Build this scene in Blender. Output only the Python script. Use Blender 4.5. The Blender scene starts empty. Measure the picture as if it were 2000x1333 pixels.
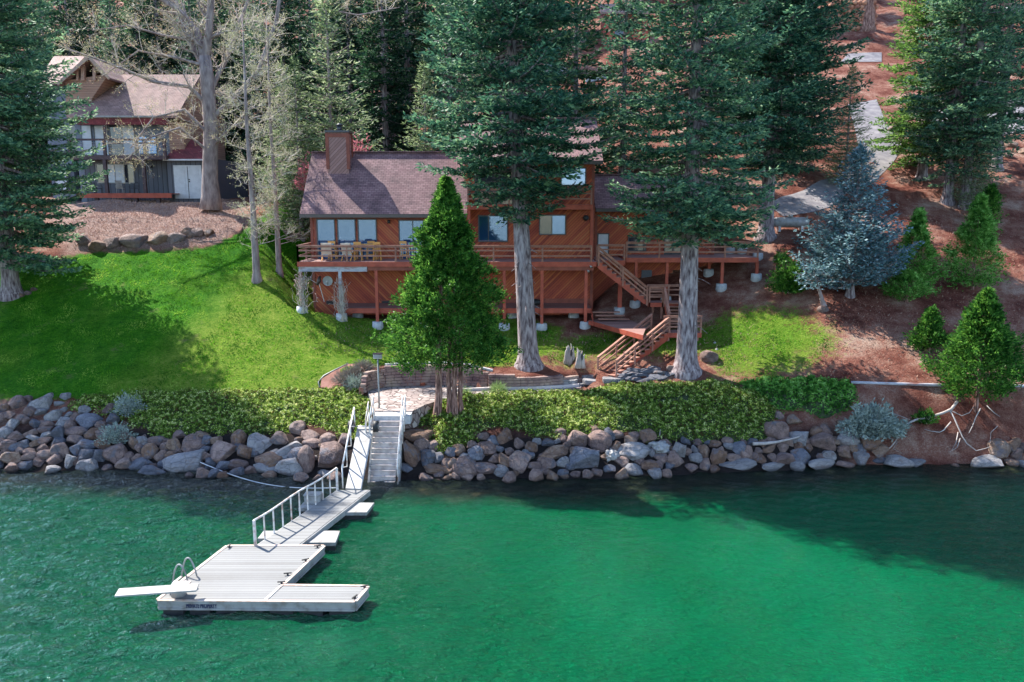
import bpy, bmesh, math, random
import numpy as np
from mathutils import Vector, Matrix, noise as mnoise
R = math.radians
scene = bpy.context.scene
# ---------------------------------------------------------------- camera
F, W, H, PITCH, CAMZ = 1555.0, 2000.0, 1333.0, R(10.06), 13.0
cam_d = bpy.data.cameras.new('camera'); cam = bpy.data.objects.new('camera', cam_d)
scene.collection.objects.link(cam); scene.camera = cam
cam_d.sensor_width = 36.0; cam_d.lens = F / W * 36.0
cam_d.clip_start = 0.1; cam_d.clip_end = 3000
cam.location = (0, 0, CAMZ); cam.rotation_euler = (R(90) - PITCH, 0, 0)
# ---------------------------------------------------------------- world, sun, exposure
SUN_EL, SUN_AZ = R(49), R(-50)          # azimuth from +Y, negative = towards -X
world = bpy.data.worlds.new("World"); scene.world = world; world.use_nodes = True
wn = world.node_tree; bg = wn.nodes['Background']
sky = wn.nodes.new('ShaderNodeTexSky'); sky.sky_type = 'NISHITA'; sky.sun_disc = False
sky.sun_elevation = SUN_EL; sky.sun_rotation = SUN_AZ; sky.altitude = 1300; sky.air_density = 1.0; sky.dust_density = 0.6
wn.links.new(sky.outputs[0], bg.inputs[0]); bg.inputs[1].default_value = 0.15
sun_d = bpy.data.lights.new('sun', 'SUN'); sun = bpy.data.objects.new('sun', sun_d); scene.collection.objects.link(sun)
sun_d.energy = 4.3; sun_d.angle = R(0.5); sun_d.color = (1.0, 0.95, 0.86)
sdir = Vector((math.sin(SUN_AZ) * math.cos(SUN_EL), math.cos(SUN_AZ) * math.cos(SUN_EL), math.sin(SUN_EL)))
sun.rotation_euler = sdir.to_track_quat('Z', 'Y').to_euler(); sun.location = (0, 0, 80)
vs = scene.view_settings
vs.view_transform = 'Standard'; vs.look = 'None'; vs.exposure = 1.7; vs.gamma = 1.0
scene.cycles.max_bounces = 6; scene.cycles.transparent_max_bounces = 6
# ---------------------------------------------------------------- helpers
C = scene.collection
rng = np.random.default_rng(7); rnd = random.Random(11)
cp, sp = math.cos(PITCH), math.sin(PITCH)
def P(px, py, D):
    """world point at depth y = D that stands at this place of the photograph"""
    u = (px - W / 2) / F; v = (H / 2 - py) / F
    t = D / (cp + v * sp)
    return Vector((u * t, D, CAMZ + t * (-sp + v * cp)))
def X(px, py, D): return P(px, py, D).x
def Z(py, D): return P(1000, py, D).z
def atz(px, py, z):
    u = (px - W / 2) / F; v = (H / 2 - py) / F
    t = (z - CAMZ) / (-sp + v * cp)
    return Vector((u * t, t * (cp + v * sp), z))
def tag(o, label=None, cat=None, group=None, kind=None):
    if label: o['label'] = label
    if cat: o['category'] = cat
    if group: o['group'] = group
    if kind: o['kind'] = kind
    return o
def empty(name, loc=(0, 0, 0), rz=0, label=None, cat=None, group=None):
    o = bpy.data.objects.new(name, None); C.objects.link(o)
    o.empty_display_size = 0.3; o.location = loc; o.rotation_euler = (0, 0, rz)
    return tag(o, label, cat, group)
def link(name, me, mat=None, parent=None):
    o = bpy.data.objects.new(name, me); C.objects.link(o)
    if mat is not None and not me.materials: me.materials.append(mat)
    if parent is not None: o.parent = parent
    return o
def npmesh(name, V, Fq, mat=None, parent=None, smooth=False):
    """fast mesh from arrays; Fq is (n,3) or (n,4)"""
    V = np.asarray(V, dtype=np.float32); Fq = np.asarray(Fq, dtype=np.int32)
    me = bpy.data.meshes.new(name); k = Fq.shape[1]
    me.vertices.add(len(V)); me.vertices.foreach_set('co', V.ravel())
    me.loops.add(Fq.size); me.loops.foreach_set('vertex_index', Fq.ravel())
    me.polygons.add(len(Fq)); me.polygons.foreach_set('loop_start', np.arange(0, Fq.size, k, dtype=np.int32))
    me.update(calc_edges=True); me.validate(verbose=False)
    if smooth: me.polygons.foreach_set('use_smooth', np.ones(len(me.polygons), dtype=bool))
    return link(name, me, mat, parent)
class MB:
    def __init__(s): s.v = []; s.f = []; s.sm = []
    def add(s, vs, fs, smooth=False):
        n = len(s.v); s.v += [tuple(v) for v in vs]; s.f += [tuple(i + n for i in f) for f in fs]; s.sm += [smooth] * len(fs); return s
    def box(s, x0, x1, y0, y1, z0, z1):
        if x0 > x1: x0, x1 = x1, x0
        if y0 > y1: y0, y1 = y1, y0
        if z0 > z1: z0, z1 = z1, z0
        return s.add([(x0,y0,z0),(x1,y0,z0),(x1,y1,z0),(x0,y1,z0),(x0,y0,z1),(x1,y0,z1),(x1,y1,z1),(x0,y1,z1)],
                     [(0,3,2,1),(4,5,6,7),(0,1,5,4),(1,2,6,5),(2,3,7,6),(3,0,4,7)])
    def obox(s, c, ax, ay, az, hx, hy, hz):
        """oriented box: centre, three unit axes, half sizes"""
        c, ax, ay, az = Vector(c), Vector(ax), Vector(ay), Vector(az)
        v = [c + ax*hx*i + ay*hy*j + az*hz*k for (i,j,k) in ((-1,-1,-1),(1,-1,-1),(1,1,-1),(-1,1,-1),(-1,-1,1),(1,-1,1),(1,1,1),(-1,1,1))]
        return s.add(v, [(0,3,2,1),(4,5,6,7),(0,1,5,4),(1,2,6,5),(2,3,7,6),(3,0,4,7)])
    def bar(s, a, b, w, h, up=(0,0,1)):
        """rectangular bar from a to b, width w, height h"""
        a, b = Vector(a), Vector(b); d = (b - a); L = d.length
        if L < 1e-6: return s
        d /= L; side = d.cross(Vector(up))
        if side.length < 1e-3: side = d.cross(Vector((0,1,0)))
        side.normalize(); u = side.cross(d)
        return s.obox((a+b)/2, d, side, u, L/2, w/2, h/2)
    def tube(s, pts, rs, n=8, cap=True, smooth=True):
        pts = [Vector(p) for p in pts]
        if not hasattr(rs, '__len__'): rs = [rs] * len(pts)
        vs, fs = [], []; ref = Vector((0.13, 0.97, 0.2))
        for i, p in enumerate(pts):
            d = (pts[min(i+1, len(pts)-1)] - pts[max(i-1, 0)])
            if d.length < 1e-9: d = Vector((0,0,1))
            d.normalize(); a = d.cross(ref)
            if a.length < .05: a = d.cross(Vector((1,0,0)))
            a.normalize(); b = d.cross(a)
            for k in range(n):
                t = 2*math.pi*k/n; vs.append(p + (a*math.cos(t) + b*math.sin(t))*rs[i])
        for i in range(len(pts)-1):
            for k in range(n):
                k2 = (k+1) % n; fs.append((i*n+k, i*n+k2, (i+1)*n+k2, (i+1)*n+k))
        if cap: fs += [tuple(range(n-1,-1,-1)), tuple((len(pts)-1)*n + k for k in range(n))]
        return s.add(vs, fs, smooth)
    def cyl(s, c, r, z0, z1, n=16, r2=None):
        return s.tube([(c[0],c[1],z0),(c[0],c[1],z1)], [r, r if r2 is None else r2], n)
    def prism(s, poly, z0, z1):
        """horizontal polygon (list of xy, ccw) extruded"""
        n = len(poly); vs = [(x,y,z0) for x,y in poly] + [(x,y,z1) for x,y in poly]
        return s.add(vs, [tuple(range(n-1,-1,-1)), tuple(range(n,2*n))] + [(i,(i+1)%n,n+(i+1)%n,n+i) for i in range(n)])
    def extr(s, poly, off):
        """3-D polygon extruded by vector off"""
        n = len(poly); off = Vector(off); a = [Vector(p) for p in poly]
        return s.add(a + [p+off for p in a], [tuple(range(n-1,-1,-1)), tuple(range(n,2*n))] + [(i,(i+1)%n,n+(i+1)%n,n+i) for i in range(n)])
    def build(s, name, mat, parent=None, bevel=0, loc=None):
        me = bpy.data.meshes.new(name); 
        if loc is not None:
            s.v = [(a-loc[0], b-loc[1], c-loc[2]) for a,b,c in s.v]
        me.from_pydata(s.v, [], s.f); me.update()
        me.polygons.foreach_set('use_smooth', s.sm)
        bm = bmesh.new(); bm.from_mesh(me); bmesh.ops.recalc_face_normals(bm, faces=bm.faces)
        if bevel: bmesh.ops.bevel(bm, geom=[e for e in bm.edges if len(e.link_faces)==2 and e.calc_face_angle(0) > .6], offset=bevel, segments=1, affect='EDGES')
        bm.to_mesh(me); bm.free()
        o = link(name, me, mat, parent)
        if loc is not None: o.location = loc
        return o
def children(o): return [c for c in bpy.data.objects if c.parent == o]
KIDS = {}
def copy_tree(o, loc=None, rz=None, sc=None, label=None, group=None, parent=None):
    c = o.copy(); C.objects.link(c)
    if parent is not None: c.parent = parent
    if loc is not None: c.location = loc
    if rz is not None: c.rotation_euler = (0, 0, rz)
    if sc is not None: c.scale = (sc, sc, sc) if not hasattr(sc, '__len__') else sc
    if label: c['label'] = label
    if group: c['group'] = group
    for ch in list(o.children): copy_tree(ch, parent=c)
    return c
# ---------------------------------------------------------------- materials
def ramp(nt, stops):
    r = nt.nodes.new('ShaderNodeValToRGB'); e = r.color_ramp.elements
    while len(e) < len(stops): e.new(0.5)
    for i, (p, c) in enumerate(stops):
        e[i].position = p; e[i].color = (*c, 1)
    return r
def coords(nt, kind='Object', scale=(1,1,1), rot=(0,0,0)):
    if kind == 'World':
        g = nt.nodes.new('ShaderNodeNewGeometry'); out = g.outputs['Position']
    else:
        g = nt.nodes.new('ShaderNodeTexCoord'); out = g.outputs[kind]
    m = nt.nodes.new('ShaderNodeMapping'); m.inputs['Scale'].default_value = scale; m.inputs['Rotation'].default_value = rot
    nt.links.new(out, m.inputs[0]); return m.outputs[0]
def noise(nt, vec, scale, detail=4, rough=.55, dist=0):
    n = nt.nodes.new('ShaderNodeTexNoise'); n.inputs['Scale'].default_value = scale; n.inputs['Detail'].default_value = detail
    n.inputs['Roughness'].default_value = rough; n.inputs['Distortion'].default_value = dist
    nt.links.new(vec, n.inputs['Vector']); return n.outputs['Fac']
def mathn(nt, op, a, b=None, clamp=False):
    m = nt.nodes.new('ShaderNodeMath'); m.operation = op; m.use_clamp = clamp
    for i, x in enumerate((a, b)):
        if x is None: continue
        if isinstance(x, (int, float)): m.inputs[i].default_value = x
        else: nt.links.new(x, m.inputs[i])
    return m.outputs[0]
def mixc(nt, fac, a, b, mode='MIX'):
    m = nt.nodes.new('ShaderNodeMix'); m.data_type = 'RGBA'; m.blend_type = mode
    for sock, x in ((m.inputs['Factor'], fac), (m.inputs['A'], a), (m.inputs['B'], b)):
        if isinstance(x, (int, float)): sock.default_value = x
        elif isinstance(x, tuple): sock.default_value = (*x, 1)
        else: nt.links.new(x, sock)
    return m.outputs['Result']
def newmat(name):
    m = bpy.data.materials.new(name); m.use_nodes = True; nt = m.node_tree
    return m, nt, nt.nodes['Principled BSDF'], nt.nodes['Material Output']
def bumpn(nt, h, strength, dist, bsdf):
    b = nt.nodes.new('ShaderNodeBump'); b.inputs['Strength'].default_value = strength; b.inputs['Distance'].default_value = dist
    nt.links.new(h, b.inputs['Height']); nt.links.new(b.outputs[0], bsdf.inputs['Normal']); return b
def MAT(name, cols, scale=4, rough=.7, bump=0, bscale=30, kind='Object', stretch=(1,1,1), rand=0, transl=0, metal=0, detail=5, spec=None, lo=.3, hi=.7):
    m, nt, bs, out = newmat(name)
    vec = coords(nt, kind, stretch)
    f = noise(nt, vec, scale, detail)
    if rand:
        oi = nt.nodes.new('ShaderNodeObjectInfo')
        r0 = mathn(nt, 'SUBTRACT', oi.outputs['Random'], .5); r1 = mathn(nt, 'MULTIPLY', r0, rand); f = mathn(nt, 'ADD', f, r1, True)
    n = len(cols)
    rp = ramp(nt, [(lo + (hi-lo)*i/max(1, n-1), c) for i, c in enumerate(cols)]); nt.links.new(f, rp.inputs[0])
    nt.links.new(rp.outputs[0], bs.inputs['Base Color'])
    bs.inputs['Roughness'].default_value = rough; bs.inputs['Metallic'].default_value = metal
    if spec is not None: bs.inputs['Specular IOR Level'].default_value = spec
    if bump:
        fb = noise(nt, vec, bscale, 6, .65); bumpn(nt, fb, bump, .05, bs)
    if transl:
        t = nt.nodes.new('ShaderNodeBsdfTranslucent'); mx = nt.nodes.new('ShaderNodeMixShader'); mx.inputs[0].default_value = transl
        hs = nt.nodes.new('ShaderNodeHueSaturation'); hs.inputs['Value'].default_value = 1.6; hs.inputs['Hue'].default_value = .48
        nt.links.new(rp.outputs[0], hs.inputs['Color']); nt.links.new(hs.outputs[0], t.inputs[0])
        nt.links.new(bs.outputs[0], mx.inputs[1]); nt.links.new(t.outputs[0], mx.inputs[2]); nt.links.new(mx.outputs[0], out.inputs[0])
    return m
def siding_mat(name, dirv, width, cols, groove=.5, rough=.7, weather=None):
    """boards: dirv = vector along which boards are counted"""
    m, nt, bs, out = newmat(name)
    tc = nt.nodes.new('ShaderNodeTexCoord'); d = nt.nodes.new('ShaderNodeVectorMath'); d.operation = 'DOT_PRODUCT'
    dv = Vector(dirv).normalized() / width; d.inputs[1].default_value = dv
    nt.links.new(tc.outputs['Object'], d.inputs[0])
    t = d.outputs['Value']; fr = mathn(nt, 'FRACT', t); fl = mathn(nt, 'FLOOR', t)
    wn_ = nt.nodes.new('ShaderNodeTexWhiteNoise'); wn_.noise_dimensions = '1D'; nt.links.new(fl, wn_.inputs['W'])
    vec = coords(nt, 'Object'); big = noise(nt, vec, .45, 4); fine = noise(nt, vec, 9, 5)
    a = mathn(nt, 'MULTIPLY', wn_.outputs['Value'], .55); b = mathn(nt, 'MULTIPLY', big, .75)
    c = mathn(nt, 'MULTIPLY', fine, .25); f = mathn(nt, 'ADD', mathn(nt, 'ADD', a, b), c); f = mathn(nt, 'MULTIPLY', f, .66)
    n = len(cols); rp = ramp(nt, [(.2 + .55*i/(n-1), cc) for i, cc in enumerate(cols)]); nt.links.new(f, rp.inputs[0])
    g = mathn(nt, 'GREATER_THAN', fr, .1)
    col = mixc(nt, g, tuple(x*groove*.5 for x in cols[0]), rp.outputs[0])
    nt.links.new(col, bs.inputs['Base Color']); bs.inputs['Roughness'].default_value = rough
    bumpn(nt, g, .6, .02, bs)
    return m
def shingle_mat(name, c1, c2, mortar, zs=1.45, w=.32, h=.17):
    m, nt, bs, out = newmat(name)
    tc = nt.nodes.new('ShaderNodeTexCoord'); sx = nt.nodes.new('ShaderNodeSeparateXYZ'); cx = nt.nodes.new('ShaderNodeCombineXYZ')
    nt.links.new(tc.outputs['Object'], sx.inputs[0]); nt.links.new(sx.outputs['X'], cx.inputs[0])
    nt.links.new(mathn(nt, 'MULTIPLY', sx.outputs['Z'], zs), cx.inputs[1])
    b = nt.nodes.new('ShaderNodeTexBrick'); nt.links.new(cx.outputs[0], b.inputs['Vector'])
    b.inputs['Scale'].default_value = 1; b.inputs['Brick Width'].default_value = w; b.inputs['Row Height'].default_value = h
    b.inputs['Mortar Size'].default_value = .012; b.inputs['Color1'].default_value = (*c1, 1); b.inputs['Color2'].default_value = (*c2, 1); b.inputs['Mortar'].default_value = (*mortar, 1)
    vec = coords(nt, 'Object'); big = noise(nt, vec, 1.3, 5)
    rp = ramp(nt, [(.3, (.62,.6,.62)), (.7, (1.25,1.2,1.2))]); nt.links.new(big, rp.inputs[0])
    col = mixc(nt, 1.0, b.outputs['Color'], rp.outputs[0], 'MULTIPLY')
    nt.links.new(col, bs.inputs['Base Color']); bs.inputs['Roughness'].default_value = .85
    bumpn(nt, mathn(nt, 'ADD', b.outputs['Fac'], mathn(nt, 'MULTIPLY', noise(nt, vec, 40, 3), .3)), .5, .03, bs).invert = True
    return m
redA, redB, redC = (.14,.02,.012), (.32,.050,.024), (.45,.098,.036)
MT = dict(
 cedar   = siding_mat('cedar siding', (1,0,-1), .15, [redA, redB, redC, (.44,.125,.046)]),
 cedar2  = siding_mat('cedar siding left', (1,0,1), .15, [redA, redB, redC, (.42,.13,.05)]),
 redwood = MAT('red stained timber', [(.26,.045,.025),(.44,.085,.045)], 2, .65, .3, 25, stretch=(1,1,1)),
 trim    = MAT('red trim', [(.16,.035,.022),(.28,.07,.04)], 2, .65),
 railing = MAT('weathered rail timber', [(.24,.10,.07),(.38,.19,.14)], 3, .8, .3, 30),
 deckf   = siding_mat('deck boards', (0,1,0), .14, [(.2,.1,.09),(.27,.14,.12),(.36,.2,.17)], .5),
 greywood= MAT('weathered grey timber', [(.2,.2,.23),(.42,.42,.46),(.25,.12,.1)], 3, .85, .4, 20, stretch=(.4,1,1)),
 shingle = shingle_mat('mauve shingles', (.165,.085,.09), (.26,.15,.148), (.06,.03,.035)),
 shingle2= shingle_mat('tan shingles', (.25,.15,.13), (.33,.215,.185), (.12,.07,.06)),
 shingle3= shingle_mat('red shingles', (.17,.03,.035), (.23,.045,.05), (.06,.012,.015)),
 frame   = MAT('dark bronze frame', [(.03,.03,.04),(.05,.05,.06)], 3, .4),
 gutter  = MAT('gutter', [(.05,.035,.035),(.07,.05,.05)], 3, .4),
 concrete= MAT('concrete', [(.32,.33,.35),(.5,.5,.5)], 5, .85, .25, 40),
 white   = MAT('white paint', [(.17,.15,.135),(.27,.265,.26),(.31,.305,.3)], 3, .5, .06, 30),
 dockdeck= siding_mat('dock deck planks', (0,1,0), .16, [(.13,.125,.12),(.175,.175,.175),(.205,.205,.2)], 1.6, .8),
 black   = MAT('black rubber', [(.012,.012,.014),(.03,.03,.032)], 6, .6),
 metal   = MAT('grey metal', [(.35,.35,.37),(.5,.5,.52)], 5, .4, metal=.6),
 rust    = MAT('rusty rail', [(.34,.2,.15),(.62,.58,.55),(.72,.7,.68)], 4, .6),
 bark    = MAT('grey fir bark', [(.07,.045,.05),(.19,.145,.15),(.27,.22,.225),(.38,.32,.32)], 7.5, .95, 1.0, 16, stretch=(1,1,.22), lo=.36, hi=.64),
 barkred = MAT('red cedar bark', [(.07,.03,.025),(.22,.11,.085),(.36,.22,.18)], 9, .95, 1.0, 14, stretch=(1.3,1.3,.2), lo=.38, hi=.62),
 barkpale= MAT('pale bark', [(.14,.10,.10),(.27,.21,.2),(.38,.31,.29)], 4, .9, .8, 12, stretch=(1,1,.3)),
 twig    = MAT('pale twigs', [(.42,.36,.31),(.62,.55,.48)], 3, .9),
 deadwood= MAT('bleached wood', [(.26,.22,.2),(.45,.4,.37)], 4, .8, .4, 20, stretch=(1,1,.4)),
 ochre   = MAT('ochre varnished wood', [(.5,.22,.05),(.66,.33,.08)], 4, .5),
 fabric  = MAT('cream canvas', [(.55,.48,.4),(.66,.6,.52)], 8, .85),
 fir     = MAT('fir needles', [(.010,.04,.032),(.045,.125,.082),(.20,.33,.17)], 2.6, .55, transl=.3, rand=.12, spec=.12, lo=.36, hi=.64),
 firbright=MAT('bright fir needles', [(.012,.045,.012),(.06,.15,.03),(.19,.34,.08)], 2.4, .55, transl=.38, rand=.15, spec=.12, lo=.36, hi=.64),
 firpale = MAT('pale fir needles', [(.05,.09,.04),(.15,.22,.10),(.36,.43,.26)], 2.6, .6, transl=.35, rand=.15, spec=.12, lo=.36, hi=.64),
 firdark = MAT('dark fir needles', [(.006,.022,.015),(.024,.07,.038),(.09,.17,.075)], 2.2, .6, transl=.25, rand=.15, spec=.12, lo=.36, hi=.64),
 blue    = MAT('blue spruce needles', [(.03,.075,.085),(.10,.18,.205),(.24,.34,.38)], 2.6, .6, transl=.2, spec=.12, lo=.36, hi=.64),
 cedarleaf=MAT('cedar leaves', [(.006,.035,.006),(.03,.12,.016),(.13,.30,.05)], 3.4, .45, transl=.35, spec=.12, lo=.36, hi=.64),
 cedarlight=MAT('light cedar leaves', [(.018,.075,.012),(.08,.24,.035),(.25,.46,.13)], 3.2, .5, transl=.4, spec=.12, lo=.36, hi=.64),
 ivy     = MAT('groundcover leaves', [(.09,.06,.022),(.05,.11,.014),(.20,.32,.045),(.58,.6,.27)], 5, .42, transl=.3, kind='World', spec=.12, lo=.36, hi=.64),
 ivybase = MAT('groundcover stems', [(.015,.025,.01),(.04,.06,.02)], 6, .9, kind='World'),  # dark sheet colour stands in for shade in gaps between leaves
 bud     = MAT('spring buds', [(.26,.24,.11),(.33,.34,.18),(.32,.2,.13)], 2.5, .7, transl=.35, spec=.12, lo=.36, hi=.64),
 lav     = MAT('lavender stems', [(.16,.14,.12),(.28,.24,.2)], 6, .9),
 budpale = MAT('pale green buds', [(.2,.21,.12),(.27,.3,.17),(.3,.28,.2)], 2.5, .7, transl=.3, spec=.12, lo=.36, hi=.64),
 sage    = MAT('grey sage leaves', [(.14,.18,.16),(.34,.4,.35)], 4, .8, transl=.15, spec=.12, lo=.36, hi=.64),
 tuft    = MAT('grass tuft', [(.1,.18,.05),(.25,.35,.14)], 5, .7, transl=.3),
 redleaf = MAT('red leaves', [(.3,.08,.08),(.45,.2,.2)], 5, .6, transl=.3, spec=.12, lo=.36, hi=.64),
 dirt    = MAT('loose dirt', [(.2,.08,.055),(.33,.16,.12)], 2, .95, .6, 12),
)
def glass_mat(name, tint=(.02,.03,.04)):
    m, nt, bs, out = newmat(name)
    bs.inputs['Base Color'].default_value = (*tint, 1); bs.inputs['Roughness'].default_value = .03
    bs.inputs['IOR'].default_value = 1.8; bs.inputs['Specular IOR Level'].default_value = 1.0; bs.inputs['Metallic'].default_value = .55
    bs.inputs['Base Color'].default_value = (.03,.105,.26,1)
    return m
MT['glass'] = glass_mat('window glass'); MT['glassdark'] = MAT('dark window', [(.015,.02,.035),(.03,.035,.05)], 2, .08, spec=.8)
MT['blind'] = MAT('white blinds', [(.5,.52,.56),(.62,.64,.68)], 3, .6)
# ---------------------------------------------------------------- terrain
LAWN = [(42.7,2.6),(48.4,5.2),(53.5,7.6),(57.0,9.3)]
YG = np.concatenate([np.arange(20, 62, .28), np.arange(62, 110, 1.0), np.arange(110, 261, 5.0)])
XG = np.concatenate([np.arange(-130, -42, 3.0), np.arange(-42, 34, .36), np.arange(34, 121, 3.0)])
STN = {
 -60: [(20,-4),(30,-2.2),(35.9,-.35),(36.9,0),(42.9,2.65)] + LAWN[1:] + [(62,11.35),(66,12.35),(69,12.9),(80,13.2),(92,14.6),(120,24),(200,60),(270,85)],
 -22: [(20,-4),(30,-2.2),(35.7,-.35),(36.7,0),(42.7,2.6)] + LAWN[1:3] + [(57.0,9.35),(57.7,9.95),(62,11.35),(66,12.35),(69,12.9),(80,13.2),(92,14.6),(120,24),(200,60),(270,85)],
 -14: [(20,-4),(30,-2.2),(35.1,-.35),(36.2,0),(42.6,2.6),(48.4,5.2),(53.5,7.7),(60,10.6),(66,12.8),(76,14),(100,20),(130,30),(200,62),(270,88)],
 -8:  [(20,-4),(30,-2.2),(34.6,-.4),(35.7,0),(39,1.5),(42.5,2.5),(43.9,3.6),(50.2,4.75),(54,6.3),(60,9.6),(66,12.4),(80,17),(100,25),(130,38),(200,68),(270,95)],
 -5:  [(20,-4),(30,-2.2),(34.3,-.4),(35.4,0),(38.8,1.7),(42.5,2.5),(43.9,3.6),(50.2,4.75),(54,6.2),(60,9.5),(66,12.4),(80,18),(100,26.5),(130,39),(200,70),(270,96)],
 4:   [(20,-4),(30,-2.2),(34.3,-.4),(35.4,0),(39.2,1.7),(42.4,2.55),(43.8,3.2),(45,3.85),(50.2,4.8),(54,6.2),(60,9.4),(66,12.4),(80,18.5),(100,28),(130,41),(200,72),(270,98)],
 12:  [(20,-4),(30,-2.3),(35.7,-.4),(36.8,0),(38.6,1.3),(41.5,2.7),(44,3.65),(50.2,5.75),(54,7.5),(60,10.6),(66,13.9),(76,19),(100,29.8),(127,42),(200,74),(270,100)],
 19:  [(20,-4),(30,-2.3),(36.9,-.4),(38.0,0),(39.3,1.7),(40.6,3.4),(47.5,6.6),(56.9,10.9),(65.2,14.7),(76.4,19.7),(100,30.5),(127,42.6),(200,76),(270,102)],
 60:  [(20,-4),(30,-2.3),(36.8,-.4),(37.8,0),(39.0,1.9),(40.4,3.5),(47.5,6.7),(56.9,10.9),(65.2,14.7),(76.4,19.7),(100,30.5),(127,42.6),(200,76),(270,102)],
}
sx = sorted(STN); prof = np.array([np.interp(YG, [a for a,b in STN[s]], [b for a,b in STN[s]]) for s in sx])
ZG = np.array([[0.0]*len(YG)]*len(XG))
for j in range(len(YG)): ZG[:, j] = np.interp(XG, sx, prof[:, j])
def smooth(a, n):
    for _ in range(n):
        p = np.pad(a, 1, mode='edge'); a = (p[1:-1,1:-1]*2 + p[:-2,1:-1] + p[2:,1:-1] + p[1:-1,:-2] + p[1:-1,2:]) / 6
    return a
ZG = smooth(ZG, 3)
for i in range(len(XG)):
    for j in range(len(YG)):
        x, y = XG[i], YG[j]
        amp = .10 if y < 62 else .5
        if y > 100: amp = 1.5
        ZG[i, j] += amp * mnoise.noise((x*.22, y*.22, 0)) + .045 * mnoise.noise((x*.9, y*.9, 3))
def ground(x, y):
    i = int(np.clip(np.searchsorted(XG, x) - 1, 0, len(XG)-2)); j = int(np.clip(np.searchsorted(YG, y) - 1, 0, len(YG)-2))
    u = (x - XG[i]) / (XG[i+1] - XG[i]); v = (y - YG[j]) / (YG[j+1] - YG[j])
    u = min(max(u, 0), 1); v = min(max(v, 0), 1)
    return float((ZG[i,j]*(1-u) + ZG[i+1,j]*u)*(1-v) + (ZG[i,j+1]*(1-u) + ZG[i+1,j+1]*u)*v)
def groundv(x, y):
    x = np.asarray(x); y = np.asarray(y)
    i = np.clip(np.searchsorted(XG, x) - 1, 0, len(XG)-2); j = np.clip(np.searchsorted(YG, y) - 1, 0, len(YG)-2)
    u = np.clip((x - XG[i]) / (XG[i+1] - XG[i]), 0, 1); v = np.clip((y - YG[j]) / (YG[j+1] - YG[j]), 0, 1)
    return (ZG[i,j]*(1-u) + ZG[i+1,j]*u)*(1-v) + (ZG[i,j+1]*(1-u) + ZG[i+1,j+1]*u)*v
def hit(px, py, lo=30.0, hi=255.0, floor=-9.0):
    """where the line of sight through this place of the photograph meets the land (or the level floor)"""
    u = (px - W/2) / F; v = (H/2 - py) / F; dy = cp + v*sp; dz = -sp + v*cp; D = lo
    while D < hi:
        t = D/dy
        if CAMZ + t*dz <= max(ground(u*t, D), floor): break
        D += .25
    a, b = D - .25, D
    for _ in range(14):
        m = (a+b)/2; t = m/dy
        if CAMZ + t*dz <= max(ground(u*t, m), floor): b = m
        else: a = m
    t = b/dy; return Vector((u*t, b, max(ground(u*t, b), floor)))
def scale_at(p): return F / (p.y*cp + (CAMZ - p.z)*sp)          # photograph pixels per metre
# masks (what covers the soil)
def poly_w(pts): return np.array([hit(*p)[:2] for p in pts])
def sdist(px_, py_, poly):
    """signed distance to polygon, positive inside, for arrays"""
    d = np.full(px_.shape, 1e9); inside = np.zeros(px_.shape, bool); n = len(poly)
    for k in range(n):
        a = poly[k]; b = poly[(k+1) % n]; ab = b - a
        t = np.clip(((px_-a[0])*ab[0] + (py_-a[1])*ab[1]) / max(ab@ab, 1e-9), 0, 1)
        d = np.minimum(d, np.hypot(px_-a[0]-t*ab[0], py_-a[1]-t*ab[1]))
        c = ((a[1] > py_) != (b[1] > py_)) & (px_ < (b[0]-a[0])*(py_-a[1])/(b[1]-a[1] if b[1] != a[1] else 1e-9) + a[0]); inside ^= c
    return np.where(inside, d, -d)
GX, GY = np.meshgrid(XG, YG, indexing='ij')
# the level shelf dug for the patio and path, with the lawn held back behind the block wall
shelf = np.array([tuple(atz(a, b, 2.66)[:2]) for a, b in ((728,806),(808,808),(850,792),(905,777),(1000,774),(1070,770),(1145,762),(1160,748),(1120,749),(1092,755),(1060,757.5),(1000,759.5),(953,757),(910,752),(860,750.5),(790,752),(745,754),(722,759),(714,768),(722,784))])
ZG = np.where(ZG < .8, ZG - .28*np.clip(1-np.abs(ZG-.25)/.55, 0, 1), ZG)
ox_ = np.maximum(np.maximum(-13.4 - GX, GX - 5.0), 0); oy_ = np.maximum(51.2 - GY, 0)
ZG = np.where((GY > 49.5), np.minimum(ZG, 5.35 + np.hypot(ox_, oy_)*.9 + np.maximum(GY-61, 0)), ZG)
ss = sdist(GX, GY, shelf); ZG = np.where(ss > -.12, np.minimum(ZG, 2.60), ZG)
wl_ = [(716,768,.5),(722,762,1.0),(745,757,1.12),(790,754.5,1.16),(860,753,1.18),(910,754,1.12),(952,757,.85),(1000,762,.78),(1060,760,.74),(1092,757,.72),(1120,752,.5)]
wp = np.array([[*atz(a, b, 2.66)[:2], 2.66+c] for a, b, c in wl_])
yw_ = np.interp(GX, wp[:,0], wp[:,1]); hw_ = np.interp(GX, wp[:,0], wp[:,2])
bh_ = (GX > wp[0,0]) & (GX < wp[-1,0]) & (GY > yw_+.22) & (GY < yw_+4); f_ = np.clip((GY-yw_-.22)/3, 0, 1)
ZG = np.where(bh_, (hw_-.06)*(1-f_) + np.maximum(ZG, hw_-.06)*f_, ZG)
lawnL = poly_w([(-400,790),(-400,500),(-60,505),(120,505),(180,493),(300,492),(420,482),(470,455),(500,430),(560,395),(598,395),(602,470),(612,590),(650,618),(760,622),(1000,622),(1100,640),(1080,690),(1010,712),(860,712),(720,715),(640,735),(615,762),(400,768),(150,778)])
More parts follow.
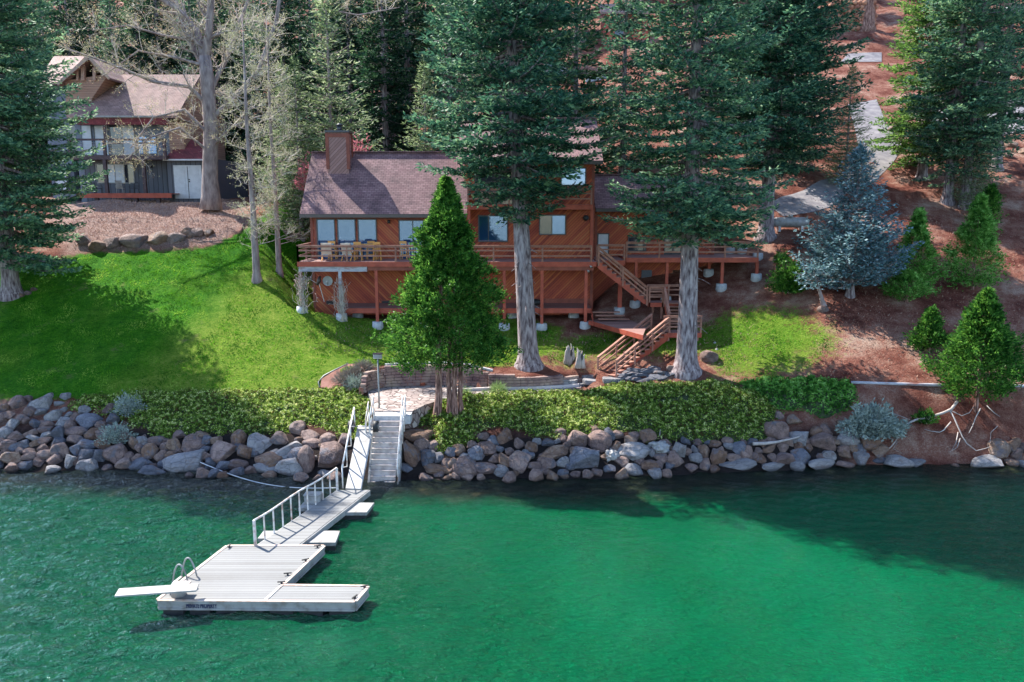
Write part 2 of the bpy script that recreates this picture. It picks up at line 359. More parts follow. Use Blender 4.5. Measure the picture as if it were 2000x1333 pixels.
lawnR = poly_w([(1040,655),(1180,645),(1340,640),(1420,600),(1500,590),(1560,600),(1640,640),(1650,680),(1600,715),(1560,742),(1400,742),(1370,700),(1240,700),(1150,715),(1060,712)])
litter = poly_w([(130,500),(180,490),(300,488),(430,478),(480,440),(470,400),(420,385),(140,385),(100,430)])
sL, sR, sT = sdist(GX, GY, lawnL), sdist(GX, GY, lawnR), sdist(GX, GY, litter)
mL = np.clip(.5 + sL/1.2, 0, 1); mR = np.clip(.45 + sR/3.0, 0, 1); mT = np.clip(.5 + sT/1.0, 0, 1)
yel = np.clip(.5 + (GX + 20.5 + (GY-47)*-.35)/3.0, 0, 1)                # the drier, yellower part of the left lawn
m, nt, bs, out = newmat('ground soil and grass')
at = nt.nodes.new('ShaderNodeAttribute'); at.attribute_name = 'cover'; sep = nt.nodes.new('ShaderNodeSeparateColor'); nt.links.new(at.outputs['Color'], sep.inputs[0])
vec = coords(nt, 'World')
n1 = noise(nt, vec, .35, 6, .6); n2 = noise(nt, vec, 2.2, 6, .65); n3 = noise(nt, vec, 14, 6, .75); n4 = noise(nt, coords(nt, 'World', (1,2.6,1)), 7, 5, .7, .4)
dirt_f = mathn(nt, 'ADD', mathn(nt, 'MULTIPLY', n1, .5), mathn(nt, 'ADD', mathn(nt, 'MULTIPLY', n3, .3), mathn(nt, 'MULTIPLY', n2, .2)))
rd = ramp(nt, [(.36,(.08,.022,.018)),(.45,(.22,.075,.055)),(.52,(.37,.17,.125)),(.61,(.60,.42,.33))]); nt.links.new(dirt_f, rd.inputs[0])  # litter tones, contrast widened to paint in sunlit and shaded spots
rl = ramp(nt, [(.34,(.16,.07,.05)),(.45,(.36,.21,.17)),(.55,(.52,.38,.34)),(.66,(.68,.56,.5))]); nt.links.new(mathn(nt,'ADD',mathn(nt,'MULTIPLY',n3,.8),mathn(nt,'MULTIPLY',n2,.2)), rl.inputs[0])
gf = mathn(nt, 'ADD', mathn(nt, 'MULTIPLY', n4, .5), mathn(nt, 'ADD', mathn(nt, 'MULTIPLY', n3, .2), mathn(nt, 'MULTIPLY', n2, .3)))
rg1 = ramp(nt, [(.36,(.008,.07,.004)),(.47,(.035,.19,.006)),(.56,(.08,.27,.012)),(.68,(.2,.36,.04))]); nt.links.new(gf, rg1.inputs[0])
rg2 = ramp(nt, [(.36,(.025,.09,.01)),(.45,(.12,.25,.02)),(.53,(.24,.34,.04)),(.63,(.38,.40,.12))]); nt.links.new(gf, rg2.inputs[0])
grass = mixc(nt, mathn(nt, 'ADD', sep.outputs['Blue'], mathn(nt, 'MULTIPLY', mathn(nt, 'SUBTRACT', n1, .5), 1.6), True), rg1.outputs[0], rg2.outputs[0])
wp_ = nt.nodes.new('ShaderNodeMapRange'); wp_.inputs[1].default_value = .60; wp_.inputs[2].default_value = .74; nt.links.new(noise(nt, vec, .6, 6, .7), wp_.inputs[0])
grass = mixc(nt, mathn(nt, 'MULTIPLY', wp_.outputs[0], .75), grass, (.24,.2,.10))
soil = mixc(nt, sep.outputs['Green'], rd.outputs[0], rl.outputs[0])
soil = mixc(nt, mathn(nt, 'SUBTRACT', 1.0, at.outputs['Alpha']), soil, (.045,.035,.034))
lm = mathn(nt, 'ADD', sep.outputs['Red'], mathn(nt, 'MULTIPLY', mathn(nt, 'SUBTRACT', n2, .5), 1.1))
lm = mathn(nt, 'ADD', lm, mathn(nt, 'MULTIPLY', mathn(nt, 'SUBTRACT', n3, .5), .7))
st = nt.nodes.new('ShaderNodeMapRange'); st.inputs[1].default_value = .3; st.inputs[2].default_value = .62; nt.links.new(lm, st.inputs[0])
col = mixc(nt, st.outputs[0], soil, grass)
nt.links.new(col, bs.inputs['Base Color']); bs.inputs['Roughness'].default_value = .95; bs.inputs['Specular IOR Level'].default_value = .08
bumpn(nt, mathn(nt, 'ADD', n3, mathn(nt, 'MULTIPLY', n4, 1.6)), 1.0, .3, bs)
nx, ny = len(XG), len(YG)
V = np.stack([GX, GY, ZG], -1).reshape(-1, 3)
idx = np.arange(nx*ny).reshape(nx, ny)
Fq = np.stack([idx[:-1,:-1], idx[1:,:-1], idx[1:,1:], idx[:-1,1:]], -1).reshape(-1, 4)
terrain = npmesh('hillside_ground', V, Fq, m, smooth=True); tag(terrain, kind='structure')
ca = terrain.data.color_attributes.new('cover', 'FLOAT_COLOR', 'POINT')
wet = np.zeros_like(mL)
bank = np.clip((1.9-ZG)/.7, 0, 1)*np.clip((17.2-GX)/.8, 0, 1)*(GY < 43)
cov = np.stack([np.maximum(mL, mR*.68), mT, np.where(mR > mL, .8, yel), 1-bank], -1).reshape(-1)
ca.data.foreach_set('color', cov.astype(np.float32))
# ---------------------------------------------------------------- water
wx = np.concatenate([[-900,-400,-150,-60,-45], np.arange(-32, 32, .15), [45,60,150,400,900]]); wy = np.concatenate([[-1500,-600,-200,-60,0,10], np.arange(17, 41, .13), [43,45]])
WX, WY = np.meshgrid(wx, wy, indexing='ij'); dep = groundv(np.clip(WX,-120,119), np.clip(WY,20,250))
sh = np.where(WY < 24, 0, np.clip(1 + dep/1.7, 0, 1))
amp_w = np.interp(WX, [-14, 4], [2.3, .6]); WZ = np.zeros_like(WX)
for (th, lam, a_, sd_) in ((62, 1.3, .015, 1),(78, .8, .013, 2),(48, .55, .010, 3),(95, 2.2, .012, 4),(110,.65,.009,5)):
    ph_ = np.array([mnoise.noise((a*.33, b*.33, sd_*7.)) for a, b in zip(WX.ravel(), WY.ravel())]).reshape(WX.shape)
    am_ = np.array([mnoise.noise((a*.45+50, b*.45, sd_*5.)) for a, b in zip(WX.ravel(), WY.ravel())]).reshape(WX.shape)
    k_ = 2*math.pi/lam; c_ = math.cos(R(90+th-70)); s_ = math.sin(R(90+th-70))
    w_ = np.sin(k_*(WX*c_ + WY*s_) + ph_*6); WZ += a_*(.5 + 1.6*np.abs(am_))*(w_ + .35*np.sign(w_)*w_**2)
edge_ = (WX > -31) & (WX < 31) & (WY > 17.5) & (WY < 40.5); WZ = np.where(edge_, WZ*amp_w, 0)
V = np.stack([WX, WY, WZ], -1).reshape(-1,3); idx = np.arange(WX.size).reshape(WX.shape)
Fq = np.stack([idx[:-1,:-1], idx[1:,:-1], idx[1:,1:], idx[:-1,1:]], -1).reshape(-1,4)
m, nt, bs, out = newmat('lake water')
vec = coords(nt, 'World'); at = nt.nodes.new('ShaderNodeAttribute'); at.attribute_name = 'shallow'
big = noise(nt, vec, .12, 3); med = noise(nt, vec, .8, 4, .6)
rp = ramp(nt, [(.35,(.0,.062,.022)),(.65,(.0,.08,.03))]); nt.links.new(big, rp.inputs[0])
rs = ramp(nt, [(.35,(.006,.01,.008)),(.6,(.014,.02,.011)),(.72,(.06,.055,.025))]); nt.links.new(med, rs.inputs[0])  # near-shore tones darkened to carry the reflection of shaded rocks
sf = nt.nodes.new('ShaderNodeMapRange'); nt.links.new(mathn(nt,'ADD',at.outputs['Fac'],mathn(nt,'MULTIPLY',mathn(nt,'SUBTRACT',med,.5),.5)), sf.inputs[0]); sf.inputs[1].default_value = .25; sf.inputs[2].default_value = .75
nt.links.new(mixc(nt, sf.outputs[0], rp.outputs[0], rs.outputs[0]), bs.inputs['Base Color'])
bs.inputs['Roughness'].default_value = .05; bs.inputs['IOR'].default_value = 1.35
v2 = coords(nt, 'World', (1, 1.7, 1), (0, 0, R(-25)))
w1 = noise(nt, v2, 1.25, 3, .5, .6); w2 = noise(nt, v2, 4.2, 4, .6, .8); w3 = noise(nt, vec, 13, 3, .6)
calm = noise(nt, coords(nt, 'World', (1,1,1)), .10, 3)
gx = nt.nodes.new('ShaderNodeNewGeometry'); sxy = nt.nodes.new('ShaderNodeSeparateXYZ'); nt.links.new(gx.outputs['Position'], sxy.inputs[0])
lf = nt.nodes.new('ShaderNodeMapRange'); lf.inputs[1].default_value = 6; lf.inputs[2].default_value = -12; lf.inputs[3].default_value = .33; lf.inputs[4].default_value = 1.0; nt.links.new(sxy.outputs['X'], lf.inputs[0])
hgt = mathn(nt, 'ADD', mathn(nt, 'MULTIPLY', w1, 1.0), mathn(nt, 'ADD', mathn(nt, 'MULTIPLY', w2, .95), mathn(nt, 'MULTIPLY', w3, .2)))
hgt = mathn(nt, 'MULTIPLY', hgt, mathn(nt, 'MULTIPLY', lf.outputs[0], mathn(nt, 'ADD', mathn(nt, 'MULTIPLY', calm, .8), .6)))
bumpn(nt, hgt, 1.0, .5, bs)
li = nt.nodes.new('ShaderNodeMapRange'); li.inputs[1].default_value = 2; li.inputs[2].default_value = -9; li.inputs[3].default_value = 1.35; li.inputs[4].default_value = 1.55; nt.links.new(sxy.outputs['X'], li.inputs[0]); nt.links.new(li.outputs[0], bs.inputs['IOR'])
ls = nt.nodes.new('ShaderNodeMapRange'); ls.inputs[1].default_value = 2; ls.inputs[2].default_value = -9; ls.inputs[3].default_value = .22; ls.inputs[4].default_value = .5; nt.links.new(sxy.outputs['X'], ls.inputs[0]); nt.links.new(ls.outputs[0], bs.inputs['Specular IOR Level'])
water = npmesh('lake', V, Fq, m, smooth=True); tag(water, kind='structure')
a = water.data.attributes.new('shallow', 'FLOAT', 'POINT'); a.data.foreach_set('value', sh.reshape(-1).astype(np.float32))
# ================================================================= MAIN HOUSE
DW = 53.2                                        # wall plane of the left wing and tower
DD = 50.2                                        # front edge of the decks
zf = Z(512, DD)                                  # main deck floor
zlow = Z(604, DD)                                # lower deck floor
house = empty('lake_house', (0, DW, zf), label='large red cedar house with diagonal siding and mauve shingle roofs above the decks', cat='house')
def hb(name, mb, mat, parent=house, **k):
    o = mb.build(name, mat, None, **k)
    o.parent = parent; o.matrix_parent_inverse = Matrix.Translation(-parent_loc(parent)); return o
def parent_loc(p):
    v = Vector((0,0,0))
    while p is not None:
        v = v + Vector(p.location); p = p.parent
    return v
def abs_build(mb, name, mat, parent, bevel=0):
    """mesh given in world coordinates, stored relative to its parent's base"""
    pl = parent_loc(parent); mb.v = [(a-pl.x, b-pl.y, c-pl.z) for a,b,c in mb.v]
    return mb.build(name, mat, parent, bevel)
xL, xM, xT, xR = X(608,450,DW), X(905,450,DW), X(1161,450,DW), X(1398,450,55)
zEav, zTe = Z(420, 52.2), Z(314, 52.4)
# walls
abs_build(MB().box(xL, xM, DW, 60.5, 4.5, zEav+.25), 'wall', MT['cedar2'], house)
abs_build(MB().box(xM, xT, DW+.006, 61, 4.5, Z(402,DW)), 'wall', MT['cedar'], house)
abs_build(MB().box(xM+.05, xT-.05, DW+.9, 60.9, Z(402,DW), zTe+.4), 'wall', MT['cedar'], house)
abs_build(MB().box(xT, xR, 55.2, 60, 8.2, Z(405,55)), 'wall', MT['cedar'], house)
abs_build(MB().box(xT+.02, X(1330,560,55.2)-.6, 55.3, 59, 5.5, 8.19), 'wall', MT['cedar'], house)
tb = MB()
for px, a, b, D in ((609,426,602,DW),(617,426,512,DW),(1157,312,600,DW-.03),(1026,330,405,DW+.8),(1164,420,512,55.1),(1394,425,512,55.1)):
    x = X(px, 450, D); abs_build(MB().box(x-.09, x+.09, D-.045, D+.02, Z(b,D), Z(a,D)), 'corner_trim', MT['trim'], house)
abs_build(MB().box(xL+.2, xM, DW-.03, DW+.01, Z(429,DW), Z(421,DW)), 'frieze_board', MT['trim'], house); abs_build(MB().box(xM, xT-.2, DW-.03, DW+.01, zlow-.02, zlow+.3), 'base_board', MT['trim'], house)
# roofs: pitched slabs with real thickness, gable to the sides
def gable(name, x0, x1, ye, ze, yr, zr, mat, back=True, th=.22, fascia=True):
    s = MB(); sl = (zr-ze)/(yr-ye); yb = yr + (yr-ye)
    s.extr([(x0,ye,ze),(x1,ye,ze),(x1,yr,zr),(x0,yr,zr)], (0,0,-th)); 
    s.extr([(x0,yr,zr),(x1,yr,zr),(x1,yb,ze),(x0,yb,ze)], (0,0,-th))
    o = abs_build(s, name, mat, house)
    g = MB()
    for xx in (x0+.35, x1-.45): g.extr([(xx,ye+.9,ze+.9*sl-th-.5),(xx,yb-.9,ze+.9*sl-th-.5),(xx,yb-.9,ze+.9*sl-th),(xx,yr,zr-th),(xx,ye+.9,ze+.9*sl-th)], (.1,0,0))
    abs_build(g, 'gable_wall', MT['cedar'], house)
    f = MB().box(x0+.02, x1-.02, ye-.12, ye-.003, ze-.24, ze-.03); abs_build(f, 'gutter', MT['gutter'], house)
    r = MB().bar((x0-.01,yr,zr+.03),(x1+.01,yr,zr+.03),.34,.07); abs_build(r, 'ridge_cap', mat, house)
    return o
yE, yR_ = 52.2, 56.2
gable('roof', X(585,419,yE), xM+.3, yE, Z(418,yE), yR_, Z(298,yR_), MT['shingle'])
gable('roof', X(893,312,52.4), X(1178,312,52.4), 52.4, zTe, 57.2, Z(232,57.2), MT['shingle'])
gable('roof', X(1163,407,54.2), X(1405,407,54.2), 54.2, Z(407,54.2), 57.6, Z(342,57.6), MT['shingle'])
# chimney
D0 = 54.75; cx0, cx1 = X(639,290,D0), X(680,290,D0); D1 = D0 + 1.15
ch = abs_build(MB().box(cx0, cx1, D0, D1, Z(330,D0)-.6, Z(259,D0)), 'chimney', siding_mat('cedar chimney siding', (1,0,-1), .17, [(.2,.09,.08),(.3,.15,.13),(.36,.19,.17)]), house)
t = MB()
for x in (cx0, cx1):
    for y in (D0, D1): t.box(x-.1 if x==cx0 else x-.12, x+.12 if x==cx0 else x+.1, y-.05, y+.06, Z(322,D0)-.3, Z(260,D0))
t.box(cx0,cx1,D0-.04,D0+.01,Z(268,D0),Z(261,D0)); abs_build(t, 'chimney_trim', MT['trim'], ch)
abs_build(MB().box(cx0-.12,cx1+.12,D0-.12,D1+.12,Z(259,D0),Z(255,D0)), 'chimney_cap', MT['frame'], ch)
cxm = (cx0+cx1)/2; f = MB().cyl((cxm+.05,D0+.55),.17,Z(255,D0)-.05,Z(244,D0),14).cyl((cxm+.05,D0+.55),.3,Z(244,D0),Z(240,D0),16,.05)
abs_build(f, 'flue', MT['frame'], ch)
# windows: each frame a part, its panes and blinds its own children
def window(px0, py0, px1, py1, D, parent=house, panes=(1,), glass='glass', fr='frame', name='window', w=.075, casing=True):
    x0, x1, z0, z1 = X(px0,450,D), X(px1,450,D), Z(py1,D), Z(py0,D); m = MB()
    m.box(x0-w,x1+w,D-.07,D-.003,z0-w,z0).box(x0-w,x1+w,D-.07,D-.003,z1,z1+w).box(x0-w,x0,D-.07,D-.003,z0,z1).box(x1,x1+w,D-.07,D-.003,z0,z1)
    tot = sum(panes); xs = [x0]
    for p in panes: xs.append(xs[-1] + (x1-x0)*p/tot)
    for x in xs[1:-1]: m.box(x-.03,x+.03,D-.06,D-.02,z0,z1)
    fo = abs_build(m, name, MT[fr], parent)
    for i in range(len(panes)):
        g = glass[i] if isinstance(glass, (list, tuple)) else glass
        a, b = xs[i] + (.03 if i else 0), xs[i+1] - (.03 if i < len(panes)-1 else 0)
        abs_build(MB().box(a,b,D-.03,D-.008,z0,z1), 'pane', MT[g], fo)
    return fo
for a, b in ((621,653),(661,693),(701,734)): window(a, 430, b, 508, DW)
window(781, 432, 826, 508, DW, panes=(1.3,1), name='sliding_door')
window(936, 423, 990, 471, DW, panes=(1,2))
window(1055, 422, 1103, 457, DW, panes=(1,1.1), glass=['glassdark','glass'])
DU = DW + .9
window(1096, 330, 1141, 361, DU)
window(930, 338, 1024, 399, DU, panes=(1,1), glass='glassdark', name='sliding_door')
window(1169, 458, 1188, 496, 55.2, glass='blind', name='door')  # a window, its reflection painted as a white pane
window(1229, 465, 1261, 489, 55.2, panes=(1,1), glass='glassdark')
window(1300, 455, 1330, 496, 55.2, panes=(1,1), glass='glassdark', name='sliding_door')
abs_build(MB().box(X(1252,560,55.3),X(1272,560,55.3),55.24,55.29,6.6,8.7), 'door', MAT('blue grey door', [(.06,.07,.1),(.08,.09,.12)], 3, .5), house)
for px in (637, 755, 1100):                      # foundation vents
    pass
for px, py in ((645,591),(754,591)):
    c = P(px, py, DW); v = abs_build(MB().box(c.x-.32,c.x+.32,DW-.05,DW-.003,c.z-.16,c.z+.16), 'vent', MT['trim'], house)
    abs_build(MB().box(c.x-.25,c.x+.25,DW-.06,DW-.052,c.z-.1,c.z+.1), 'vent_opening', MT['black'], v)
c = P(760, 433, DW); abs_build(MB().cyl((c.x,DW-.12),.1,c.z-.12,c.z+.1,10).box(c.x-.05,c.x+.05,DW-.08,DW,c.z+.02,c.z+.08), 'wall_lamp', MT['black'], house)
c = P(1144, 426, DW); abs_build(MB().tube([(c.x,DW-.003,c.z),(c.x,DW-.1,c.z),(c.x,DW-.22,c.z-.05)],[.1,.2,.12],12), 'wall_lamp', MT['black'], house)
# ---------------------------------------------------------------- decks
def deck(name, label, x0, x1, y0, y1, z, rim=.3, mat='deckf'):
    d = empty(name, ((x0+x1)/2, y0, z), label=label, cat='deck')
    abs_build(MB().box(x0, x1, y0+.05, y1, z-.05, z), 'deck_boards', MT[mat], d)
    r = MB().box(x0, x1, y0, y0+.048, z-rim, z+.003).box(x0, x0+.05, y0+.05, y1, z-rim, z-.052).box(x1-.05, x1, y0+.05, y1, z-rim, z-.052)
    n = int((x1-x0)/1.2)
    for i in range(1, n): xx = x0+(x1-x0)*i/n; r.box(xx-.025, xx+.025, y0+.06, y1-.02, z-rim+.04, z-.053)
    abs_build(r, 'rim_joist', MT['redwood'], d); return d
def rail(parent, pts, h=1.02, posts=2.9, nr=2, cap=True, mat='railing', drop=.28, postat=None, name='railing'):
    """posts and rails along a polyline of 3-D points"""
    r = MB(); pm = []
    for a, b in zip(pts[:-1], pts[1:]):
        a, b = Vector(a), Vector(b); L = (b-a).length; n = max(1, round(L/posts)); up = Vector((0,0,1)); d = (b-a)/L
        for i in range(n+1):
            p = a.lerp(b, i/n); pm.append(p)
        for k in range(nr): r.bar(a + up*(h*(.36+.33*k)), b + up*(h*(.36+.33*k)), .04, .09)
        r.bar(a + up*h - d*.04, b + up*h + d*.04, .14, .045)
        r.bar(a + up*(h-.08), b + up*(h-.08), .04, .09)
    done = []
    ro = abs_build(r, name, MT[mat], parent)
    for p in pm:
        if any((p-q).length < .2 for q in done): continue
        done.append(p); abs_build(MB().bar(p + Vector((0,0,-drop)), p + Vector((0,0,h-.024)), .1, .1, up=(0,1,0)), 'rail_post', MT[mat], ro)
    return ro
xd0, xd1 = X(580,512,DD), X(1165,512,DD)
dk = deck('upper_deck', 'long raised main deck with three-bar railing across the front of the red house', xd0, xd1, DD, DW-.02, zf)
yo = DD + .06
rail(dk, [(xd0+.06, DW+1.2, zf), (xd0+.06, yo, zf)], posts=2.4)
rail(dk, [(xd0+.06, yo, zf), (X(1155,512,DD), yo, zf)], posts=2.86)
abs_build(MB().box(xd0, xL-.003, DW-.02, DW+1.4, zf-.28, zf), 'side_landing', MT['deckf'], dk)
abs_build(MB().box(X(582,520,DD), X(716,520,DD), DD+.1, DD+.3, zf-.62, zf-.3), 'weathered_beam', MT['greywood'], dk)
abs_build(MB().box(X(717,520,DD), X(1160,520,DD), DD+.12, DD+.28, zf-.55, zf-.3), 'beam', MT['trim'], dk)
def posts_on(parent, lst, mat='redwood', w=.19, top=0):
    for px, py, D, zt, m_ in lst:
        x = X(px, py, D); g = ground(x, D)
        p = abs_build(MB().box(x-w/2, x+w/2, D-w/2, D+w/2, g+.3, zt), 'post', MT[m_ or mat], parent)
        abs_build(MB().cyl((x,D), .38, g-.3, g+.34, 16, .34), 'footing', MT['concrete'], p)
yp = DD + .2
posts_on(dk, [(592,642,yp,zf-.62,'railing'),(668,640,yp,zf-.62,'greywood'),(738,640,yp,zf-.55,None),(825,640,yp,zf-.55,None),(905,640,yp,zf-.55,None),(985,640,yp,zf-.55,None),(1058,640,yp,zf-.55,None),(1143,640,yp,zf-.55,None)])
abs_build(MB().bar((X(1061,530,yp),yp,zf-1.0),(X(1053,530,yp),yp,zf-.5),.04,.1), 'brace', MT['redwood'], dk)
# lower deck
ld = deck('lower_deck', 'narrow lower deck of red boards close to the ground under the main deck', X(654,604,DD)+.02, X(1156,604,DD), DD+.32, DW-.04, zlow, .32)
posts_on(ld, [(700,640,52,zlow-.3,None),(860,640,52,zlow-.3,None),(1000,640,52,zlow-.3,None),(1120,640,52,zlow-.3,None)])
# upper balcony
zb = Z(400, 52.0)
bal = deck('balcony', 'small top floor balcony with horizontal rails on the tower of the red house', X(912,400,52.0), X(1158,400,52.0), 52.0, DW+.88, zb, .32)
rail(bal, [(X(914,400,52.0),52.06,zb),(X(1155,400,52.0),52.06,zb)], posts=2.3)
abs_build(MB().box(X(1157,400,51.95)-.1,X(1157,400,51.95)+.1,52.1,52.3,zf,zb-.33).box(X(915,400,51.95)-.1,X(915,400,51.95)+.1,52.1,52.3,zf,zb-.33), 'post', MT['redwood'], bal)
# right deck
DR = 52.0; zr = Z(504, DR); xr0, xr1 = X(1222,504,DR), X(1482,504,DR)
rd_ = deck('side_deck', 'red deck on tall posts to the right of the zigzag stairs', xr0, xr1, DR, 56.5, zr)
rail(rd_, [(xr0+.06,DR+.06,zr),(xr1-.06,DR+.06,zr),(xr1-.06,56.4,zr)], posts=2.0)
posts_on(rd_, [(1407,600,DR+.2,zr-.3,None),(1474,600,DR+.2,zr-.3,None),(1382,580,54.2,zr-.3,None),(1446,575,55.6,zr-.3,None),(1422,572,56.0,zr-.3,None),(1476,575,54.4,zr-.3,None),(1240,600,DR+.2,zr-.3,None),(1300,600,DR+.2,zr-.3,None)])
# bridge between the two decks where the stairs start
zc_ = zf; bx0, bx1 = X(1166,510,51.4), X(1221,510,51.4)
br = deck('stair_landing', 'small deck bay between main deck and side deck at the head of the stairs', bx0, bx1, 51.35, 55.15, zc_)
rail(br, [(bx0+.1,51.42,zc_),(bx1-.06,51.42,zc_)], posts=1.7)
posts_on(br, [(1210,600,51.6,zc_-.3,None)], w=.26)
# ---------------------------------------------------------------- stair flights
def flight(parent, bot, top, width, n, side, rails=(1,1), sm='redwood', tm='railing', h=.95):
    """open timber flight; bot/top are centre points, side the unit vector across"""
    bot, top, side = Vector(bot), Vector(top), Vector(side).normalized(); d = top-bot; hd = Vector((d.x,d.y,0)); L = hd.length; hd.normalize()
    rise = d.z/n; run = L/n
    t = MB()
    for i in range(n):
        c = bot + hd*(run*(i+.5)) + Vector((0,0,rise*(i+1)-.025)); t.obox(c, hd, side, (0,0,1), run/2+.015, width/2+.03, .025)
    abs_build(t, 'treads', MT[tm], parent)
    for s_ in (-1, 1):
        st = MB(); o = side*(s_*width/2 + s_*.03)
        prof_ = [bot + Vector((0,0,-.05))]
        for i in range(n):
            prof_ += [bot + hd*(run*i) + Vector((0,0,rise*(i+1)-.055)), bot + hd*(run*(i+1)) + Vector((0,0,rise*(i+1)-.055))]
        prof_ += [top + Vector((0,0,-.38)), bot + hd*.28 + Vector((0,0,-.1))]
        st.extr([p + o - side*.025 for p in prof_], side*.05); abs_build(st, 'stringer', MT[sm], parent)
        if rails[0 if s_ < 0 else 1]:
            oo = side*(s_*(width/2+.08)); a = bot + oo + hd*.1 + Vector((0,0,.06)); b = top + oo - hd*.05
            rail(parent, [a, b], h=h, posts=1.9, nr=2, drop=.25, name='handrail')
# zigzag stairs
zs = empty('zigzag_stairs', tuple(P(1270,600,50.6)), label='zigzag red timber stairs with brown rails from the main deck down to the flagstones', cat='stairs')
zl1 = Z(590, 50.6); zl2 = Z(648, 47.6)
x1a, x1b = X(1166,510,50.7), X(1264,585,50.7)
flight(zs, (x1b,50.75,zl1), (x1a,50.75,zf), .95, 11, (0,1,0))
lx0, lx1 = x1b, X(1352,585,50.7)
abs_build(MB().box(lx0,lx1,50.2,51.3,zl1-.05,zl1), 'landing_boards', MT['deckf'], zs)
abs_build(MB().box(lx0,lx1,50.15,50.2,zl1-.28,zl1).box(lx0,lx1,51.3,51.35,zl1-.28,zl1).box(lx0,lx0+.05,50.2,51.3,zl1-.28,zl1-.05).box(lx1-.05,lx1,50.2,51.3,zl1-.28,zl1-.05), 'landing_frame', MT['redwood'], zs)
rail(zs, [(lx0+.06,50.2,zl1),(lx0+.9,50.2,zl1)], posts=1.4); rail(zs, [(lx1-.05,50.2,zl1),(lx1-.05,51.3,zl1),(lx0+.1,51.3,zl1)], posts=1.7)
xf = lx0 + 1.55
flight(zs, (xf,48.3,zl2), (xf,50.15,zl1), .95, 8, (1,0,0))
l2 = (X(1290,650,47.4), X(1368,650,47.4))
abs_build(MB().box(l2[0],l2[1],47.1,48.3,zl2-.05,zl2), 'landing_boards', MT['deckf'], zs)
abs_build(MB().box(l2[0],l2[1],47.05,47.1,zl2-.28,zl2).box(l2[1]-.05,l2[1],47.1,48.3,zl2-.28,zl2-.05).box(l2[0],l2[0]+.05,47.1,48.3,zl2-.28,zl2-.05), 'landing_frame', MT['redwood'], zs)
rail(zs, [(l2[0]+.15,47.12,zl2),(l2[1]-.06,47.12,zl2),(l2[1]-.06,48.3,zl2)], posts=1.4)
pb = atz(1183,737,3.15); pt = Vector((l2[0]+.05,47.65,zl2)); dd = Vector((pt.x-pb.x, pt.y-pb.y, 0)).normalized(); sd = Vector((dd.y,-dd.x,0))
flight(zs, pb, pt, 1.15, 11, sd, h=1.0)
for px, py, D, zt in ((1292,600,50.4,zl1-.28),(1350,600,50.4,zl1-.28),(1275,600,51.2,zl1-.28),(1305,650,47.2,zl2-.28),(1362,650,47.2,zl2-.28),(1240,650,47.9,zl2-.6)):
    x = X(px,py,D); g = ground(x,D); p = abs_build(MB().box(x-.07,x+.07,D-.07,D+.07,g-.1,zt), 'post', MT['railing'], zs)
x = X(1305,650,47.2); abs_build(MB().bar((x,47.2,zl2-1.1),(x+.75,47.2,zl2-.3),.05,.1).bar((x,47.2,zl2-1.1),(x-.75,47.4,zl2-.5),.05,.1), 'brace', MT['redwood'], zs)
# lower side steps
lp = empty('garden_steps', tuple(P(1190,640,49)), label='low red timber platform with three steps at the right end of the lower deck', cat='steps')
sx0, sx1 = X(1157,610,50.4), X(1210,610,50.4); zp = Z(630, 49.2)
for i in range(3):
    zz = zlow - (i+1)*(zlow-zp)/4; abs_build(MB().box(sx0+.15*i, sx1+.25*i, 50.45-.33*i-.33, 50.45-.33*i, zz-.05, zz), 'tread', MT['railing'], lp)
abs_build(MB().extr([(sx0-.02,50.5,zlow-.05),(sx0-.02,49.3,zp),(sx0-.02,49.3,zp-.25),(sx0-.02,50.5,zlow-.45)], (-.05,0,0)), 'stringer', MT['redwood'], lp)
q = [atz(1150,626,zp)[:2], atz(1256,655,zp)[:2], atz(1262,640,zp)[:2], atz(1215,618,zp)[:2]]
abs_build(MB().prism([tuple(v) for v in q], zp-.05, zp), 'platform_boards', MT['deckf'], lp)
abs_build(MB().bar((q[0][0],q[0][1]-.03,zp-.14),(q[1][0],q[1][1]-.03,zp-.14),.05,.27), 'rim_joist', MT['redwood'], lp)
# ================================================================= NEIGHBOUR HOUSE
DN = 70.0; gN = 13.0
nh = empty('grey_house', (X(250,380,DN), DN, gN), label='grey two storey house with tan siding, balcony and pinkish brown roof up on the left', cat='house')
bat = siding_mat('grey board and batten', (1,0,0), .42, [(.065,.07,.09),(.09,.095,.12),(.115,.12,.145)], .4)
tan = siding_mat('tan lap siding', (0,0,1), .2, [(.30,.16,.11),(.36,.2,.14),(.41,.24,.17)], .7)
MT['darkbrown'] = MAT('dark brown timber', [(.05,.03,.035),(.09,.055,.06)], 3, .7)
MT['blue'+'wall'] = MAT('pale blue grey wall', [(.13,.145,.19),(.18,.2,.25)], 2, .7)
def NX(px): return X(px, 300, DN)
def NZ(py, D=DN): return Z(py, D)
abs_build(MB().box(NX(146), NX(330), DN+1.3, 82, gN-1, NZ(305)), 'wall', bat, nh)
abs_build(MB().box(NX(322), NX(398), DN+.3, 81, gN-1, NZ(308)), 'wall', bat, nh)
abs_build(MB().box(NX(146), NX(322), DN+1.5, 82, NZ(305)+.005, NZ(232)), 'wall', MT['blue'+'wall'], nh)
abs_build(MB().box(NX(323), NX(352), DN+1.0, 81, NZ(308)+.01, NZ(236)), 'wall', tan, nh)
abs_build(MB().box(NX(134), NX(145.5), DN+1.4, 81, gN-1, NZ(232)), 'wall', MT['blue'+'wall'], nh)
